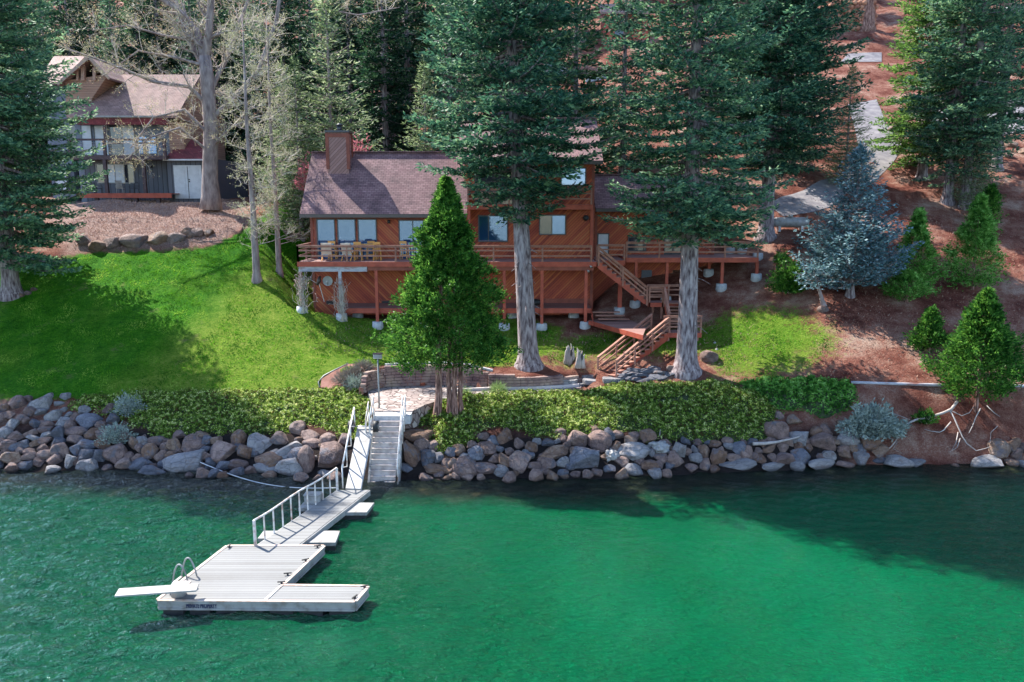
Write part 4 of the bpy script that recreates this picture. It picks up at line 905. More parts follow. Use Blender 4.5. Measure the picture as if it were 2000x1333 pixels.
def rock_mesh(seed, planes=9):
    r = random.Random(seed); bm = bmesh.new(); bmesh.ops.create_icosphere(bm, subdivisions=4, radius=1)
    pl = [(Vector((r.gauss(0,1), r.gauss(0,1), r.gauss(0,1))).normalized(), r.uniform(.5,.88)) for _ in range(planes)]
    o = Vector((seed*3.1, seed*1.7, 0))
    for v in bm.verts:
        p = v.co.copy()
        for n, d in pl:
            k = p.dot(n) - d
            if k > 0: p -= n*k*.97
        p *= 1 + .10*mnoise.noise(p*1.6+o) + .035*mnoise.noise(p*5+o) + .018*mnoise.noise(p*12+o)
        v.co = p
    xs = [v.co.x for v in bm.verts]; ys = [v.co.y for v in bm.verts]; zs_ = [v.co.z for v in bm.verts]
    for v in bm.verts: v.co = Vector(((v.co.x-min(xs))/(max(xs)-min(xs))*2-1, (v.co.y-min(ys))/(max(ys)-min(ys))*2-1, (v.co.z-min(zs_))/(max(zs_)-min(zs_))*2-1))
    for f in bm.faces: f.smooth = True
    me = bpy.data.meshes.new('rock'); bm.to_mesh(me); bm.free(); return me
ROCKS = {k: [] for k in RM}
base_meshes = [rock_mesh(i, 7 + i % 6) for i in range(12)]
for k in RM:
    for b in base_meshes: mm = b.copy(); mm.materials.append(RM[k]); ROCKS[k].append(mm)
RL = []     # (obj, size word, colour word, place phrase)
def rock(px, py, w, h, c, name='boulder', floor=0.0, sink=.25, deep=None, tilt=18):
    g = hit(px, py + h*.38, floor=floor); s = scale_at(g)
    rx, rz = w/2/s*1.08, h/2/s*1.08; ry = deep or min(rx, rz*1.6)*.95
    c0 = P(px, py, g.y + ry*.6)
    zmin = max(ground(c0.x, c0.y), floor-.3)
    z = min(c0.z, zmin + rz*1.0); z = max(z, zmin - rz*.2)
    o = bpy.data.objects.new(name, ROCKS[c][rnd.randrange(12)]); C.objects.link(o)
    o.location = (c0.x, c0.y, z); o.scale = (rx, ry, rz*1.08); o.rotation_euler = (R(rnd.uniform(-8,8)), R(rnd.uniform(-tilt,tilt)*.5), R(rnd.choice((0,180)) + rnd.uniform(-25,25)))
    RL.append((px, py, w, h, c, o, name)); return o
SH = """33,788,34,28,P 55,781,26,15,P 82,790,38,32,W 95,774,22,11,W 15,813,24,17,P 60,805,24,20,P 80,806,22,15,W 41,820,22,18,P 130,774,20,13,W 116,790,18,10,W 125,801,15,10,W 165,804,21,22,W
105,813,30,24,W 135,812,20,13,W 123,827,30,19,W 148,818,18,22,G 173,825,46,28,G 138,833,22,24,P 215,800,27,22,P 220,822,22,26,G 24,830,22,22,W 53,823,16,14,P 90,830,36,14,P 61,846,28,15,P 10,848,26,24,W
34,853,26,20,P 66,857,32,12,W 16,870,32,20,P 40,870,42,20,G 86,863,30,15,P 94,852,24,13,W 88,841,28,14,P 116,848,26,30,G 150,845,50,20,P 147,860,30,18,P 113,866,26,18,G 87,876,20,16,P 59,883,28,14,P
58,893,30,18,P 25,896,38,26,G 8,888,20,20,G 90,888,32,18,P 120,880,34,30,P 147,880,22,24,G 173,870,42,20,G 205,868,30,26,G 107,899,34,26,P 78,903,26,18,P 50,910,36,18,G 100,918,34,16,W 136,902,28,28,W
170,892,32,28,G 176,909,42,26,W 194,893,24,28,G 222,889,48,38,G 209,915,22,14,P 262,868,20,28,O 275,878,24,20,P 295,883,30,32,O 248,892,28,16,G 268,896,22,18,G 280,907,42,24,G 245,908,34,24,P 300,921,54,20,G
306,862,34,20,P 325,873,22,18,P 340,870,26,28,O 378,871,44,36,G 335,890,24,18,G 360,906,78,42,W 398,852,36,16,O 352,852,24,16,P 425,861,24,16,G 466,859,28,34,O 432,883,64,40,P 506,868,48,38,W 481,885,32,32,O
548,858,36,26,P 583,838,32,28,P 607,854,34,20,P 610,866,38,16,P 565,880,56,30,W 590,889,46,30,G 570,912,54,34,W 598,900,32,52,P 643,895,56,50,P 525,900,60,28,G 437,912,28,22,G 409,908,26,24,G 465,908,42,20,P
530,917,64,18,W 525,929,28,14,G 632,925,34,14,W 640,860,30,24,P 672,862,26,24,P 801,834,18,14,O 816,853,56,26,O 824,870,30,26,P 803,890,34,52,O 836,895,40,30,G 790,916,34,18,G 857,896,20,20,G 845,916,74,16,G
872,906,22,22,P 895,880,32,22,O 880,884,24,20,G 888,907,28,22,O 912,913,56,38,P 948,918,50,24,G 933,887,36,30,G 950,880,38,26,P 983,853,34,30,O 943,853,22,16,P 964,862,24,20,G 1013,868,22,20,P 1038,875,24,24,O 1070,867,26,16,G
1012,903,48,40,G 985,900,30,26,G 965,898,24,20,P 1087,862,16,10,W 1127,861,40,34,P 1170,863,48,36,P 1081,885,68,26,O 1122,881,20,16,O 1068,908,34,26,P 1140,900,60,48,G 1100,905,26,24,W 1030,893,26,18,G 1025,885,16,14,W 893,931,28,13,P
875,933,24,12,O 831,934,32,14,P 1102,931,18,9,O 1123,927,24,12,P 1095,845,22,16,P 1160,842,20,18,O 1060,895,18,16,P 1238,884,70,34,W 1190,850,28,28,G 1206,851,26,18,P 1240,852,30,16,P 1265,855,34,26,G
1326,883,26,34,W 1318,897,34,32,G 1215,903,30,18,P 1238,918,40,22,W 1268,910,34,22,O 1190,917,26,16,G 1248,903,20,16,G 1310,912,20,13,G 1357,895,24,20,W 1374,883,26,26,O 1377,908,28,24,P 1401,896,30,36,O 1350,916,26,15,P 1437,910,76,18,W
1457,886,26,30,P 1431,896,30,14,P 1440,877,36,22,G 1485,897,22,20,O 1512,843,44,40,P 1522,813,18,18,P 1550,821,34,20,O 1558,857,38,28,W 1594,846,26,24,O 1612,843,26,26,P 1500,877,34,14,O 1508,912,54,14,W 1531,900,44,24,P 1563,894,42,32,G
1522,866,16,14,P 1490,868,18,16,O 1605,868,50,34,P 1655,862,54,28,W 1704,870,52,36,O 1601,907,62,20,W 1650,890,28,20,O 1618,893,26,18,W 1663,878,18,18,O 1645,882,22,20,P 1715,888,34,20,O 1683,898,28,28,W 1652,909,36,14,G 1716,901,28,12,G
1755,903,54,26,W 1790,906,28,16,W 1866,908,16,9,P 1927,904,64,26,W 1947,885,40,34,O 1975,877,34,22,O 1984,890,22,28,P 1975,905,24,16,G 1998,907,26,15,W 1639,829,16,14,O 1648,842,20,16,O 1998,880,22,22,P 1300,868,24,18,P 1395,868,26,16,G 1420,862,22,14,P 1470,865,24,16,G 1340,862,22,16,G"""
for r_ in SH.split():
    a = r_.split(','); rock(float(a[0]), float(a[1]), float(a[2]), float(a[3]), 'PO'[int(a[0]) % 2] if a[4] == 'G' and int(a[0]) % 10 in (2, 5, 8) else a[4])
# the smaller stones that fill the bank between them
def bank_rng(px):
    """top and bottom of the stone band in the photograph at this column"""
    return float(np.interp(px, [0,100,240,300,400,560,690,800,860,950,1100,1300,1480,1640,1740], [785,790,840,862,858,850,850,845,880,862,858,862,862,850,880])), float(np.interp(px, [0,200,400,650,780,1000,1300,1500,1700,1740], [918,918,930,936,936,934,926,914,908,908]))
placed = [(a[0], a[1], a[2], a[3]) for a in RL]; n_f = 0; tries = 0
while n_f < 105 and tries < 9000:
    tries += 1; px = rnd.uniform(-10, 1735)
    if 655 < px < 800: continue
    t_, b_ = bank_rng(px); py = rnd.uniform(t_, b_); w = rnd.uniform(15, 30); h = w*rnd.uniform(.6, .95)
    if any(abs(px-a) < (w*.25+c*.36) and abs(py-b) < (h*.25+d*.36) for a,b,c,d in placed): continue
    placed.append((px,py,w,h)); n_f += 1; rock(px, py, w, h, rnd.choice('GPPPOWO'), 'stone')
SEC = [(130,'at the far left of the bank'),(235,'between the far left stones and the grey sage bushes'),(350,'below the shaded ivy right of the sage bushes'),(470,'near the mooring cable stake'),(600,'under the ivy left of the boarding ramp'),(735,'beside the boarding ramp'),(860,'just right of the concrete stairs'),(1000,'below the three-trunk cedar'),(1150,'below the sunny ivy right of the cedar'),(1300,'under the dark end of the ivy'),(1450,'left of the bleached driftwood pole'),(1580,'by the bleached driftwood pole'),(1740,'below the grey juniper bush'),(1850,'under the pale tree roots'),(2100,'at the far right edge of the shore')]
def rock_labels(lst, cat, where=None, grp='boulders along the lake shore'):
    CW = {'G':'blue-grey','P':'pinkish brown','O':'rust coloured','W':'pale grey'}; D_ = {}
    for (px,py,w,h,c,o,nm) in lst:
        A = w*h; sz = 'large' if A > 1200 else 'medium' if A > 560 else 'small'
        shp = 'flat' if w > 2.1*h else 'upright' if h > w*1.05 else 'rounded'
        if where: place = where
        else:
            t_, b_ = bank_rng(px); k = (py + h/2 - t_)/(b_-t_+1)
            row = 'at the waterline' if k > .85 else 'low on the bank' if k > .55 else 'halfway up the bank' if k > .25 else 'at the top of the bank'
            place = row + ' ' + [s for lim, s in SEC if px < lim][0]
        D_.setdefault((sz, shp, CW[c], nm, place), []).append((px, o))
    OR = ['leftmost','second from left','third from left','fourth from left','fifth from left','sixth from left','seventh from left','eighth from left','ninth from left','tenth from left']
    for (sz, shp, cw, nm, place), L in D_.items():
        L.sort(key=lambda a: a[0])
        for i, (px, o) in enumerate(L):
            base = f'{sz} {shp} {cw} {nm} {place}'
            n_ = len(L)
            if n_ > 1 and (i < 10 or n_-1-i < 10): base = (f'{OR[i] if i < 10 else OR[n_-1-i].replace("left","right")} of the {sz} {cw} {shp} {nm}s {place}')
            elif len(L) > 1: base = 'one of the rightmost ' + base.replace(nm, nm+'s', 1)
            w_ = base.replace(' of the bank','').split(); assert len(w_) < 30
            if len(w_) > 16: w_ = [x for x in w_ if x not in ('the','just','of') or x == w_[0]]
            tag(o, ' '.join(w_[:16]), cat, grp)
rock_labels(RL, 'rock')
# row of boulders holding the neighbour's terrace
T0 = len(RL)
for a in ((166,472,28,24,'P'),(192,482,32,22,'O'),(219,475,34,24,'P'),(260,473,50,28,'P'),(308,468,52,26,'O'),(346,466,36,20,'P'),(365,457,26,22,'O'),(386,457,22,20,'P'),(405,456,22,16,'O')):
    rock(*a[:4], a[4], 'boulder', floor=-9)
rock_labels(RL[T0:], 'rock', 'in the row of stones along the top of the left lawn', 'boulders along the top of the lawn'); T0 = len(RL)
for a in ((0,574,14,9,'P'),(14,578,12,8,'O'),(28,580,13,8,'P'),(42,578,13,9,'O'),(55,573,13,9,'P'),(66,566,12,8,'O')): rock(*a[:4], a[4], 'stone', floor=-9)
rock_labels(RL[T0:], 'rock', 'ringing the base of the big fir on the left lawn', 'stones round the left fir'); T0 = len(RL)
for a in ((1385,698,34,24,'P'),(1311,721,18,14,'P'),(1607,605,20,14,'P')): rock(*a[:4], a[4], 'boulder', floor=-9)
for o, l in zip([a[5] for a in RL[T0:]], ('brown boulder on the grass right of the right-hand fir trunk','small brown boulder at the right end of the flagstone pile','small pinkish rock at the foot of the small leaning spruce')): tag(o, l, 'rock')
T0 = len(RL)
for i in range(20):
    px = rnd.uniform(1905,2000); py = np.interp(px,[1905,2000],[262,262]) + rnd.uniform(6,52); w = rnd.uniform(10,20); rock(px, py, w, w*.7, rnd.choice('OOP'), 'boulder', floor=-9)
rock_labels(RL[T0:], 'rock', 'in the rubble bank under the upper road', 'boulders in the rubble bank under the upper road'); T0 = len(RL)
for i in range(16):
    px = rnd.uniform(1745,1830); py = rnd.uniform(245,300); w = rnd.uniform(12,24); rock(px, py, w, w*.7, 'O', 'boulder', floor=-9)
rock_labels(RL[T0:], 'rock', 'behind the bright green firs beside the driveway', 'boulders behind the bright firs'); T0 = len(RL)
for i in range(26):
    px = rnd.uniform(560,602); py = rnd.uniform(392,470); w = rnd.uniform(10,26); rock(px, py, w, w*.38, rnd.choice('PPO'), 'stone', floor=-9)
rock_labels(RL[T0:], 'rock', 'stepping up the slope left of the red house', 'flat stones stepping up beside the house'); T0 = len(RL)
# flagstone pile by the stairs
for a in ((1215,738,40,7),(1238,741,44,7),(1262,744,46,7),(1225,731,40,8),(1250,733,38,9),(1276,736,36,8),(1240,724,34,8),(1264,726,36,8),(1290,729,30,9),(1308,733,24,9),(1290,740,34,8),(1212,746,36,6),(1278,722,24,7)):
    rock(*a, 'G', 'flagstone', floor=-9, deep=.35, tilt=6)
rock_labels(RL[T0:], 'stone slab', 'in the pile at the foot of the zigzag stairs', 'flagstones piled by the stairs')
for a, l in (((1285,877,40,26),'crumpled white cloth tarp lodged among the rocks right of the long pale boulder'),((1195,892,26,22),'crumpled white tarp left of the long pale boulder')):
    T0 = len(RL); o = rock(*a, 'W', 'bleached_root');  # crumpled white tarp, shaped from a warped rock mesh
    me = rock_mesh(77 + a[0] % 7, 5)
    for v in me.vertices: v.co *= 1 + .35*mnoise.noise(v.co*3.1) + .2*mnoise.noise(v.co*7)
    me.materials.append(MT['white']); o.data = me; tag(o, l, 'driftwood')
# ================================================================= TREES
def cards(p, d, l, w, roll, r=None):
    """rhombus leaves: base p, direction d (unit), length l, width w, roll about d"""
    up = np.array([0,0,1.0]); s = np.cross(d, up); n = np.linalg.norm(s, axis=1, keepdims=True); s = np.where(n < 1e-3, [1,0,0], s/np.maximum(n, 1e-6))
    u = np.cross(s, d); s2 = s*np.cos(roll)[:,None] + u*np.sin(roll)[:,None]
    m_ = p + d*(l*.45)[:,None]; V = np.stack([p, m_ + s2*(w/2)[:,None], p + d*l[:,None], m_ - s2*(w/2)[:,None]], 1)
    return V.reshape(-1, 3)
def leafmesh(name, parts, mat, parent):
    V = np.concatenate(parts); Fq = np.arange(len(V)).reshape(-1, 4); return npmesh(name, V, Fq, mat, parent)
def unit(a): return a/np.maximum(np.linalg.norm(a, axis=1, keepdims=True), 1e-9)
def trunk_mb(pts, rs, n=12, flare=0.0, seed=0):
    m_ = MB(); P_ = [Vector(p) for p in pts]
    m_.tube(P_, rs, n); return m_
def make_fir(name, seed, Ht, tr, zb, rad, leaf, bark='bark', label='', cat='tree', group=None, lean=(0,0), gap=.34, per=5, cl=.34, cw=.13, dens=1.0, droop=.16, top=None, sub=.32, bend=(0,0), stubs=0):
    """conifer: rad(t) crown radius for t = 0 at crown base .. 1 at the tip"""
    g = np.random.default_rng(seed); t = empty(name, label=label, cat=cat, group=group)
    axis = lambda z: np.array([lean[0]*z + bend[0]*np.sin(z/Ht*3), lean[1]*z + bend[1]*np.sin(z/Ht*3)])
    zs_ = np.linspace(0, Ht, 26); pts = [(*axis(z), z) for z in zs_]
    rs = [tr*(1 - (z/Ht)**1.1*.97) + (tr*.55*math.exp(-z/.45)) for z in zs_]
    pts = [(pts[0][0], pts[0][1], -.8)] + [(*axis(z), z) for z in (.0,.25,.6,1.1)] + pts[1:]
    rs = [tr*1.75, tr*1.6, tr*1.3, tr*1.12, tr*1.02] + rs[1:]
    order = np.argsort([p[2] for p in pts]); pts = [pts[i] for i in order]; rs = [rs[i] for i in order]
    trunk = MB().tube(pts, rs, 14).build('trunk', MT[bark], t)
    LP = []; BR = MB(); z = zb
    while z < Ht - .15:
        tt = (z-zb)/(Ht-zb); Rm = rad(tt); k = max(3, int(per*(.8 + .5*g.random())))
        a0 = g.random()*6.28
        for i in range(k):
            L = Rm*g.uniform(.62, 1.12);
            if L < .12: continue
            az = a0 + 6.283*i/k + g.normal()*.25; zz = z + g.normal()*gap*.35
            da = np.array([math.cos(az), math.sin(az)]); el = np.interp(tt, [0,.5,1], [-droop*1.4, -droop*.3, .55]) + g.normal()*.06
            side2 = np.array([-da[1], da[0]]); n = max(3, int(L/(.26/dens)))
            s = np.linspace(.12 if L < 1.5 else .2, 1, n); 
            ox = axis(zz); q = np.stack([ox[0] + da[0]*s*L, ox[1] + da[1]*s*L, zz + s*L*el + L*.14*s**3 - L*.05*np.sin(s*3.14)], -1)
            q[:, :2] += side2*(np.sin(s*3+g.random()*6)*.05*L)[:, None]
            if L > .5: BR.tube([(ox[0], ox[1], zz)] + [tuple(x) for x in q[::max(1, n//4)]], [max(.012, .022*L*(1-j/6)) for j in range(len(q[::max(1, n//4)])+1)], 4, cap=False)
            # side shoots on both sides of the branch, then leaf cards along each shoot
            wl = sub*L*(1-s)**.6*(.5+.5*np.minimum(1, s*2.5)) + .16 + .05*L
            for sg in (-1, 1):
                an = g.uniform(.75, 1.15, n)*sg; dx = da[0]*np.cos(an) + side2[0]*np.sin(an); dy = da[1]*np.cos(an) + side2[1]*np.sin(an)
                m = np.maximum(1, np.round(wl/(cl*.5)).astype(int)); rep = np.repeat(np.arange(n), m)
                j = np.concatenate([np.arange(x) for x in m]); fr = (j + g.random(len(j))*.6)/m[rep]
                p = q[rep] + np.stack([dx[rep], dy[rep], np.zeros(len(rep))], -1)*(fr*wl[rep])[:, None]
                p[:, 2] += -.08*fr*wl[rep] + g.normal(size=len(rep))*.035 
                d = np.stack([dx[rep], dy[rep], g.normal(size=len(rep))*.3 + .12], -1) + g.normal(size=(len(rep),3))*.28
                LP.append(cards(p, unit(d), cl*g.uniform(.7,1.25,len(rep)), cw*g.uniform(.7,1.3,len(rep)), g.normal(size=len(rep))*.7))
            p = q[1:]; d = np.tile([da[0], da[1], el+.25], (len(p),1)) + g.normal(size=(len(p),3))*.3
            LP.append(cards(p, unit(d), cl*g.uniform(.8,1.3,len(p)), cw*g.uniform(.8,1.3,len(p)), g.normal(size=len(p))*.6))
        z += gap*g.uniform(.75, 1.25)*(1 if tt < .8 else .7)
    for i in range(stubs):
        z = g.uniform(max(1.5, zb*.35), zb+.3); a_ = g.random()*6.28; L = g.uniform(.3, 1.5); ox = axis(z)
        BR.tube([(ox[0],ox[1],z),(ox[0]+L*.6*math.cos(a_),ox[1]+L*.6*math.sin(a_),z-.1*L),(ox[0]+L*math.cos(a_),ox[1]+L*math.sin(a_),z-.3*L)],[.03,.02,.008],4,cap=False)
    n = 30; p = np.tile([*axis(Ht), Ht-.3], (n,1)) + g.normal(size=(n,3))*[.05,.05,.25]; d = unit(g.normal(size=(n,3))*.4 + [0,0,1]); LP.append(cards(p, d, np.full(n,cl), np.full(n,cw), g.normal(size=n)))
    if BR.v: BR.build('branches', MT[bark], t)
    leafmesh('needles', LP, MT[leaf], t)
    return t
def make_cedar(name, seed, Ht, zb, rad, leaf, label, bark='barkred', trunks=((0,0,.2),), cat='tree', group=None, clumps=900, per=46, cl=.17, cw=.075, cs=.26, upb=.55):
    """dense cone of upright sprays: leaf clumps through the outer shell of the crown"""
    g = np.random.default_rng(seed); t = empty(name, label=label, cat=cat, group=group)
    for i, (bx, by, r_) in enumerate(trunks):
        tx, ty = bx*.3 + .12*i, by*.3; zt = Ht*(.93 if i == 0 else .72)
        pts = [(bx*1.15, by*1.15, -.6),(bx*1.05,by,0)] + [(bx + (tx-bx)*k/8 + .05*math.sin(k*1.7+i), by + (ty-by)*k/8 + .05*math.cos(k*1.3+i*2), zt*k/8) for k in range(1,9)]
        MB().tube(pts, [r_*1.5, r_*1.25] + [r_*(1-k/8.6) for k in range(1,9)], 12).build('trunk', MT[bark], t)
    LP = []
    # lobed outline: each lobe leans out at its own azimuth
    for c in range(clumps):
        tt = g.random()**.85; z = zb + tt*(Ht-zb); az = g.random()*6.283
        lob = 1 + .17*math.sin(az*3 + z*1.3 + seed) + .15*math.sin(az*5 - z*2.3) + .12*math.sin(z*4.1+az*2)
        r_ = rad(tt)*lob*(g.random()**.32)*g.uniform(.85,1.08); c0 = np.array([r_*math.cos(az), r_*math.sin(az), z])
        out_ = np.array([math.cos(az), math.sin(az), upb]); n = int(per*g.uniform(.6,1.3))
        p = c0 + g.normal(size=(n,3))*cs*.62*(1-.5*tt) + out_*(g.random((n,1))-.35)*cs*2.6*(1-.75*tt)
        d = unit(out_ + g.normal(size=(n,3))*.55); LP.append(cards(p, d, cl*g.uniform(.6,1.3,n), cw*g.uniform(.7,1.3,n), g.random(n)*3.14))
    br = MB()
    for i in range(40):
        tt = g.random()*.85; z = zb + tt*(Ht-zb); az = g.random()*6.283; r_ = rad(tt)*.85
        br.tube([(0,0,z-.1),(r_*.5*math.cos(az), r_*.5*math.sin(az), z+.05*r_),(r_*math.cos(az), r_*math.sin(az), z+.35*r_)],[.035,.022,.008],4,cap=False)
    br.build('branches', MT[bark], t); leafmesh('foliage', LP, MT[leaf], t); return t
def put(t, px, py, D=None, dz=0, rz=0):
    if D is None: p = hit(px, py)
    else: x = X(px, py, D); p = Vector((x, D, ground(x, D)))
    t.location = p + Vector((0,0,dz)); t.rotation_euler = (0,0,rz); return p
cyl_r = lambda R0, k=.8: (lambda t: R0*min(1, (.72+t*2.2))*max(0, 1-t)**k)
# the two great firs in front of the house
tA = make_fir('fir_tree', 1, 33, .56, 8.5, lambda t: 6.1*min(1,.25+t*4.4)*max(0,1-t)**.45, 'fir', label='tall fir with thick grey trunk just right of the young cedar, before the main deck', lean=(-.05,0), bend=(-.1,0), gap=.40, per=6, stubs=26)
put(tA, 1033, 705, 45.0)
tB = make_fir('fir_tree', 2, 31, .57, 7.7, lambda t: 4.9*min(1,.8+t*2.5)*max(0,1-t)**.42, 'fir', label='tall blue-green fir with a thick grey trunk right of the zigzag stairs', lean=(-.008,0), gap=.40, per=6, stubs=26)
put(tB, 1340, 722, 43.9)
tC = make_fir('fir_tree', 3, 30, .5, 4.6, lambda t: 6.2*min(1,.5+t*3)*max(0,1-t)**.5, 'fir', label='dense dark fir behind the right end of the side deck', gap=.34, per=6)
put(tC, 1490, 560, 56.5)
tL = make_fir('fir_tree', 4, 31, .52, 2.6, lambda t: 6.3*min(1,.72+t*2)*max(0,1-t)**.55, 'fir', label='big dark fir standing on the left lawn at the photo edge', gap=.36, per=6)
put(tL, 22, 565, 52)
# young incense cedar on the bank
def rc(t): return 3.3*(min(1,.62+t*2.6))*max(0,1-t)**.92*(1+.09*math.sin(t*19))
tY = make_cedar('cedar_tree', 5, 12.1, 2.9, rc, 'cedarleaf', 'bushy green cedar with three reddish trunks on the bank right of the patio', trunks=((-.62,0,.21),(-.02,.1,.15),(.3,-.05,.17),(.6,.15,.15)), clumps=2700, per=34, cs=.2, cl=.18, cw=.075)
put(tY, 878, 832, 39.5)
# small bright cedars and shrubs on the right slope
r1 = lambda R0: (lambda t: R0*1.12*min(1,.5+t*2.4)*max(0,1-t)**1.0)
for (px, py, D, Ht, R0, mat, sd, lab, cl_) in (
    (1782,568,None,4.9,1.4,'cedarlight',21,'slim bright green young cedar right of the blue spruce',420),
    (1898,565,None,5.7,1.9,'cedarlight',22,'bright green young cedar with open crown on the right slope',560),
    (1928,445,None,2.9,1.1,'cedarleaf',23,'small dark cedar behind the bright young cedar on the right',200),
    (1905,800,None,6.1,2.3,'cedarleaf',24,'dark green cone shaped cedar above the pale roots at the right shore',1100),
    (1812,690,None,2.4,.8,'cedarleaf',25,'little dark green conifer on the dirt slope left of the cone shaped cedar',230),
    (1770,590,None,1.8,1.5,'cedarlight',26,'low green sapling under the slim bright cedar',160)):
    t = make_cedar('cedar_tree', sd, Ht, .25 if sd != 24 else .8, r1(R0), mat, lab, clumps=int(cl_*.95), per=30, cs=.22, cl=.18, cw=.075, trunks=((0,0,.1 if Ht<8 else .17),)); put(t, px, py, D)
# blue spruces
tS = make_fir('blue_spruce', 31, 9.0, .2, .6, lambda t: 4.1*min(1,.8+t)*max(0,1-t)**.92, 'blue', label='silvery blue spruce with upswept branches beside the white tank', gap=.24, per=7, droop=-.25, cl=.24, cw=.1, sub=.26)
put(tS, 1660, 578)
tS2 = make_fir('blue_spruce', 32, 2.6, .13, 1.5, lambda t: 1.5*max(.1,1-t)**.6, 'blue', bark='barkpale', label='small leaning blue spruce with bare pale trunk in front of the big spruce', gap=.16, per=6, droop=.1, cl=.24, cw=.1, lean=(-.35,0)); put(tS2, 1610, 602)
# bright firs on the right
tR = make_fir('fir_tree', 41, 24, .34, 1.6, lambda t: 4.9*min(1,.6+t*2.5)*max(0,1-t)**.6, 'firbright', label='bright yellow-green fir at the left of the group on the right slope', gap=.46, per=5, droop=.25)
put(tR, 1800, 348)
for (px,py,sd,lab,sc) in ((1850,395,42,'fir with bare lower trunk, second from left of the right slope group',1.0),(1884,405,43,'fir with slender grey trunk in the middle of the right slope group',1.0),(1945,330,44,'fir at the right of the right slope group in front of the upper road',1.05)):
    if sd == 42: tr2 = make_fir('fir_tree', 42, 25, .36, 2.6, lambda t: 4.6*min(1,.5+t*2.5)*max(0,1-t)**.6, 'fir', label=lab, gap=.5, per=5, droop=.22); put(tr2, px, py)
    else: c = copy_tree(tr2, hit(px,py), rz=sd*1.3, sc=sc, label=lab); 
ORD = 'first second third fourth fifth sixth seventh eighth ninth tenth eleventh twelfth thirteenth fourteenth fifteenth sixteenth seventeenth eighteenth nineteenth twentieth'.split()
# background conifers (four kinds, copied)
kinds = {
 'dark': make_fir('fir_tree', 51, 24, .35, 1.5, lambda t: 4.2*min(1,.8+t)*max(0,1-t)**.7, 'firdark', gap=.5, per=5, cl=.45, cw=.18, cat='tree'),
 'green': make_fir('fir_tree', 52, 22, .32, 1.2, lambda t: 4.0*min(1,.8+t)*max(0,1-t)**.75, 'fir', gap=.5, per=5, cl=.42, cw=.17, cat='tree'),
 'pale': make_fir('fir_tree', 53, 11, .14, .4, lambda t: 2.9*max(0,1-t)**.9, 'firpale', bark='barkpale', gap=.3, per=6, droop=-.12, cl=.26, cw=.07, sub=.3, cat='tree'),
 'small': make_fir('spruce_tree', 54, 6.5, .1, .2, lambda t: 1.7*max(0,1-t)**.9, 'blue', gap=.24, per=6, cl=.24, cw=.09, cat='tree')}
first = {k: True for k in kinds}
def bgtree(kind, px, D, sc, label, group=None, z=None):
    x = X(px, 350, D); loc = (x, D, ground(x, D) - .2)
    t = kinds[kind]
    if first[kind]: first[kind] = False; t.location = loc; t.scale = (sc,)*3; t.rotation_euler = (0,0,rnd.random()*6.28); o = t
    else: o = copy_tree(t, loc, rnd.random()*6.28, sc)
    o['label'] = label; 
    if group: o['group'] = group
    return o
bgtree('small', 690, 62, 1.0, 'little blue-grey spruce right behind the chimney of the red house')
bgtree('small', 765, 64, .75, 'small blue-grey spruce behind the ridge of the red house roof')
bgtree('pale', 650, 65, 1.8, 'pale green wispy conifer behind the chimney of the red house')
bgtree('pale', 832, 66, 1.25, 'tall pale conifer with thin pointed top left of the big fir by the deck')
bgtree('pale', 585, 63, 1.25, 'pale feathery conifer left of the red house roof')
bgtree('pale', 1650, 64, .85, 'thin sapling with pale twigs beside the driveway above the blue spruce')
bgtree('pale', 1905, 60, .7, 'pale thin young conifer among the firs of the right slope')
bgtree('pale', 560, 68, 1.05, 'pale green conifer behind the slender bare trees')
bgtree('dark', 755, 74, .95, 'dark fir filling the gap between pale conifers and the big deck fir')
bgtree('dark', 800, 80, 1.05, 'dark fir behind the tall pale conifer')
bgtree('dark', 690, 82, 1.05, 'dark fir behind the pale wispy conifers over the chimney')
bgtree('green', 880, 72, 1.0, 'green fir hidden behind the left side of the big deck fir')
for i, px in enumerate((-40, 10, 60, 105, 155, 200, 245, 290, 335, 385, 430, 475, 520, 565, 610, 655)):
    bgtree('dark' if i % 3 else 'green', px + rnd.uniform(-12,12), 86 + (i*7) % 13, rnd.uniform(.95,1.2), f'dark conifer behind the grey house, {ORD[i]} from left in the front row of the wood', 'front row conifers behind the grey house')
for i in range(20):
    bgtree('dark' if i % 2 else 'green', -120 + i*52 + rnd.uniform(-12,12), 108 + (i*11) % 17, rnd.uniform(1.1,1.4), f'tall dark conifer, {ORD[i]} from left in the back row of the wood behind both houses', 'dark conifers in the wood behind the grey house')
for i, (px, D) in enumerate(((900,120),(985,132),(1060,115),(1120,140),(1230,126),(1300,135),(1380,118),(1450,140),(1520,124),(1570,140),(1760,145),(1830,128),(1880,150),(1950,138),(2040,128),(2100,110))):
    bgtree('green' if i % 2 else 'dark', px, D, rnd.uniform(1.0,1.3), f'distant conifer, {ORD[i]} from left of those high on the slope at the photo top', 'distant conifers high on the slope')
bgtree('green', 1545, 66, .95, 'green fir between the dark fir by the side deck and the driveway')
bgtree('green', 1010, 66, .9, 'green fir behind the roof of the red house tower')
bgtree('dark', 985, 63.2, 1.12, 'added tall dark fir behind the big deck fir, shading the right lawn')  # hidden fir, added to throw shade on the right lawn
bgtree('dark', 1122, 62.8, 1.12, 'added tall dark fir directly behind the red house tower, shading the right lawn')  # fir added behind the tower for its shadow across the lawn
bgtree('green', 1215, 70, .9, 'yellowish green fir behind the house between the two big firs')
# large reddish trunk at the top
p = hit(1690, 62); m_ = MB().tube([(0,0,-1),(0,0,.6),(0,0,3),(.1,0,16)], [1.5,1.25,1.05,.7], 14); o = m_.build('trunk', MT['barkred']); 
tt_ = empty('redwood_tree', tuple(p), label='thick reddish trunk beside the wood pile at the top of the photo', cat='tree'); o.parent = tt_
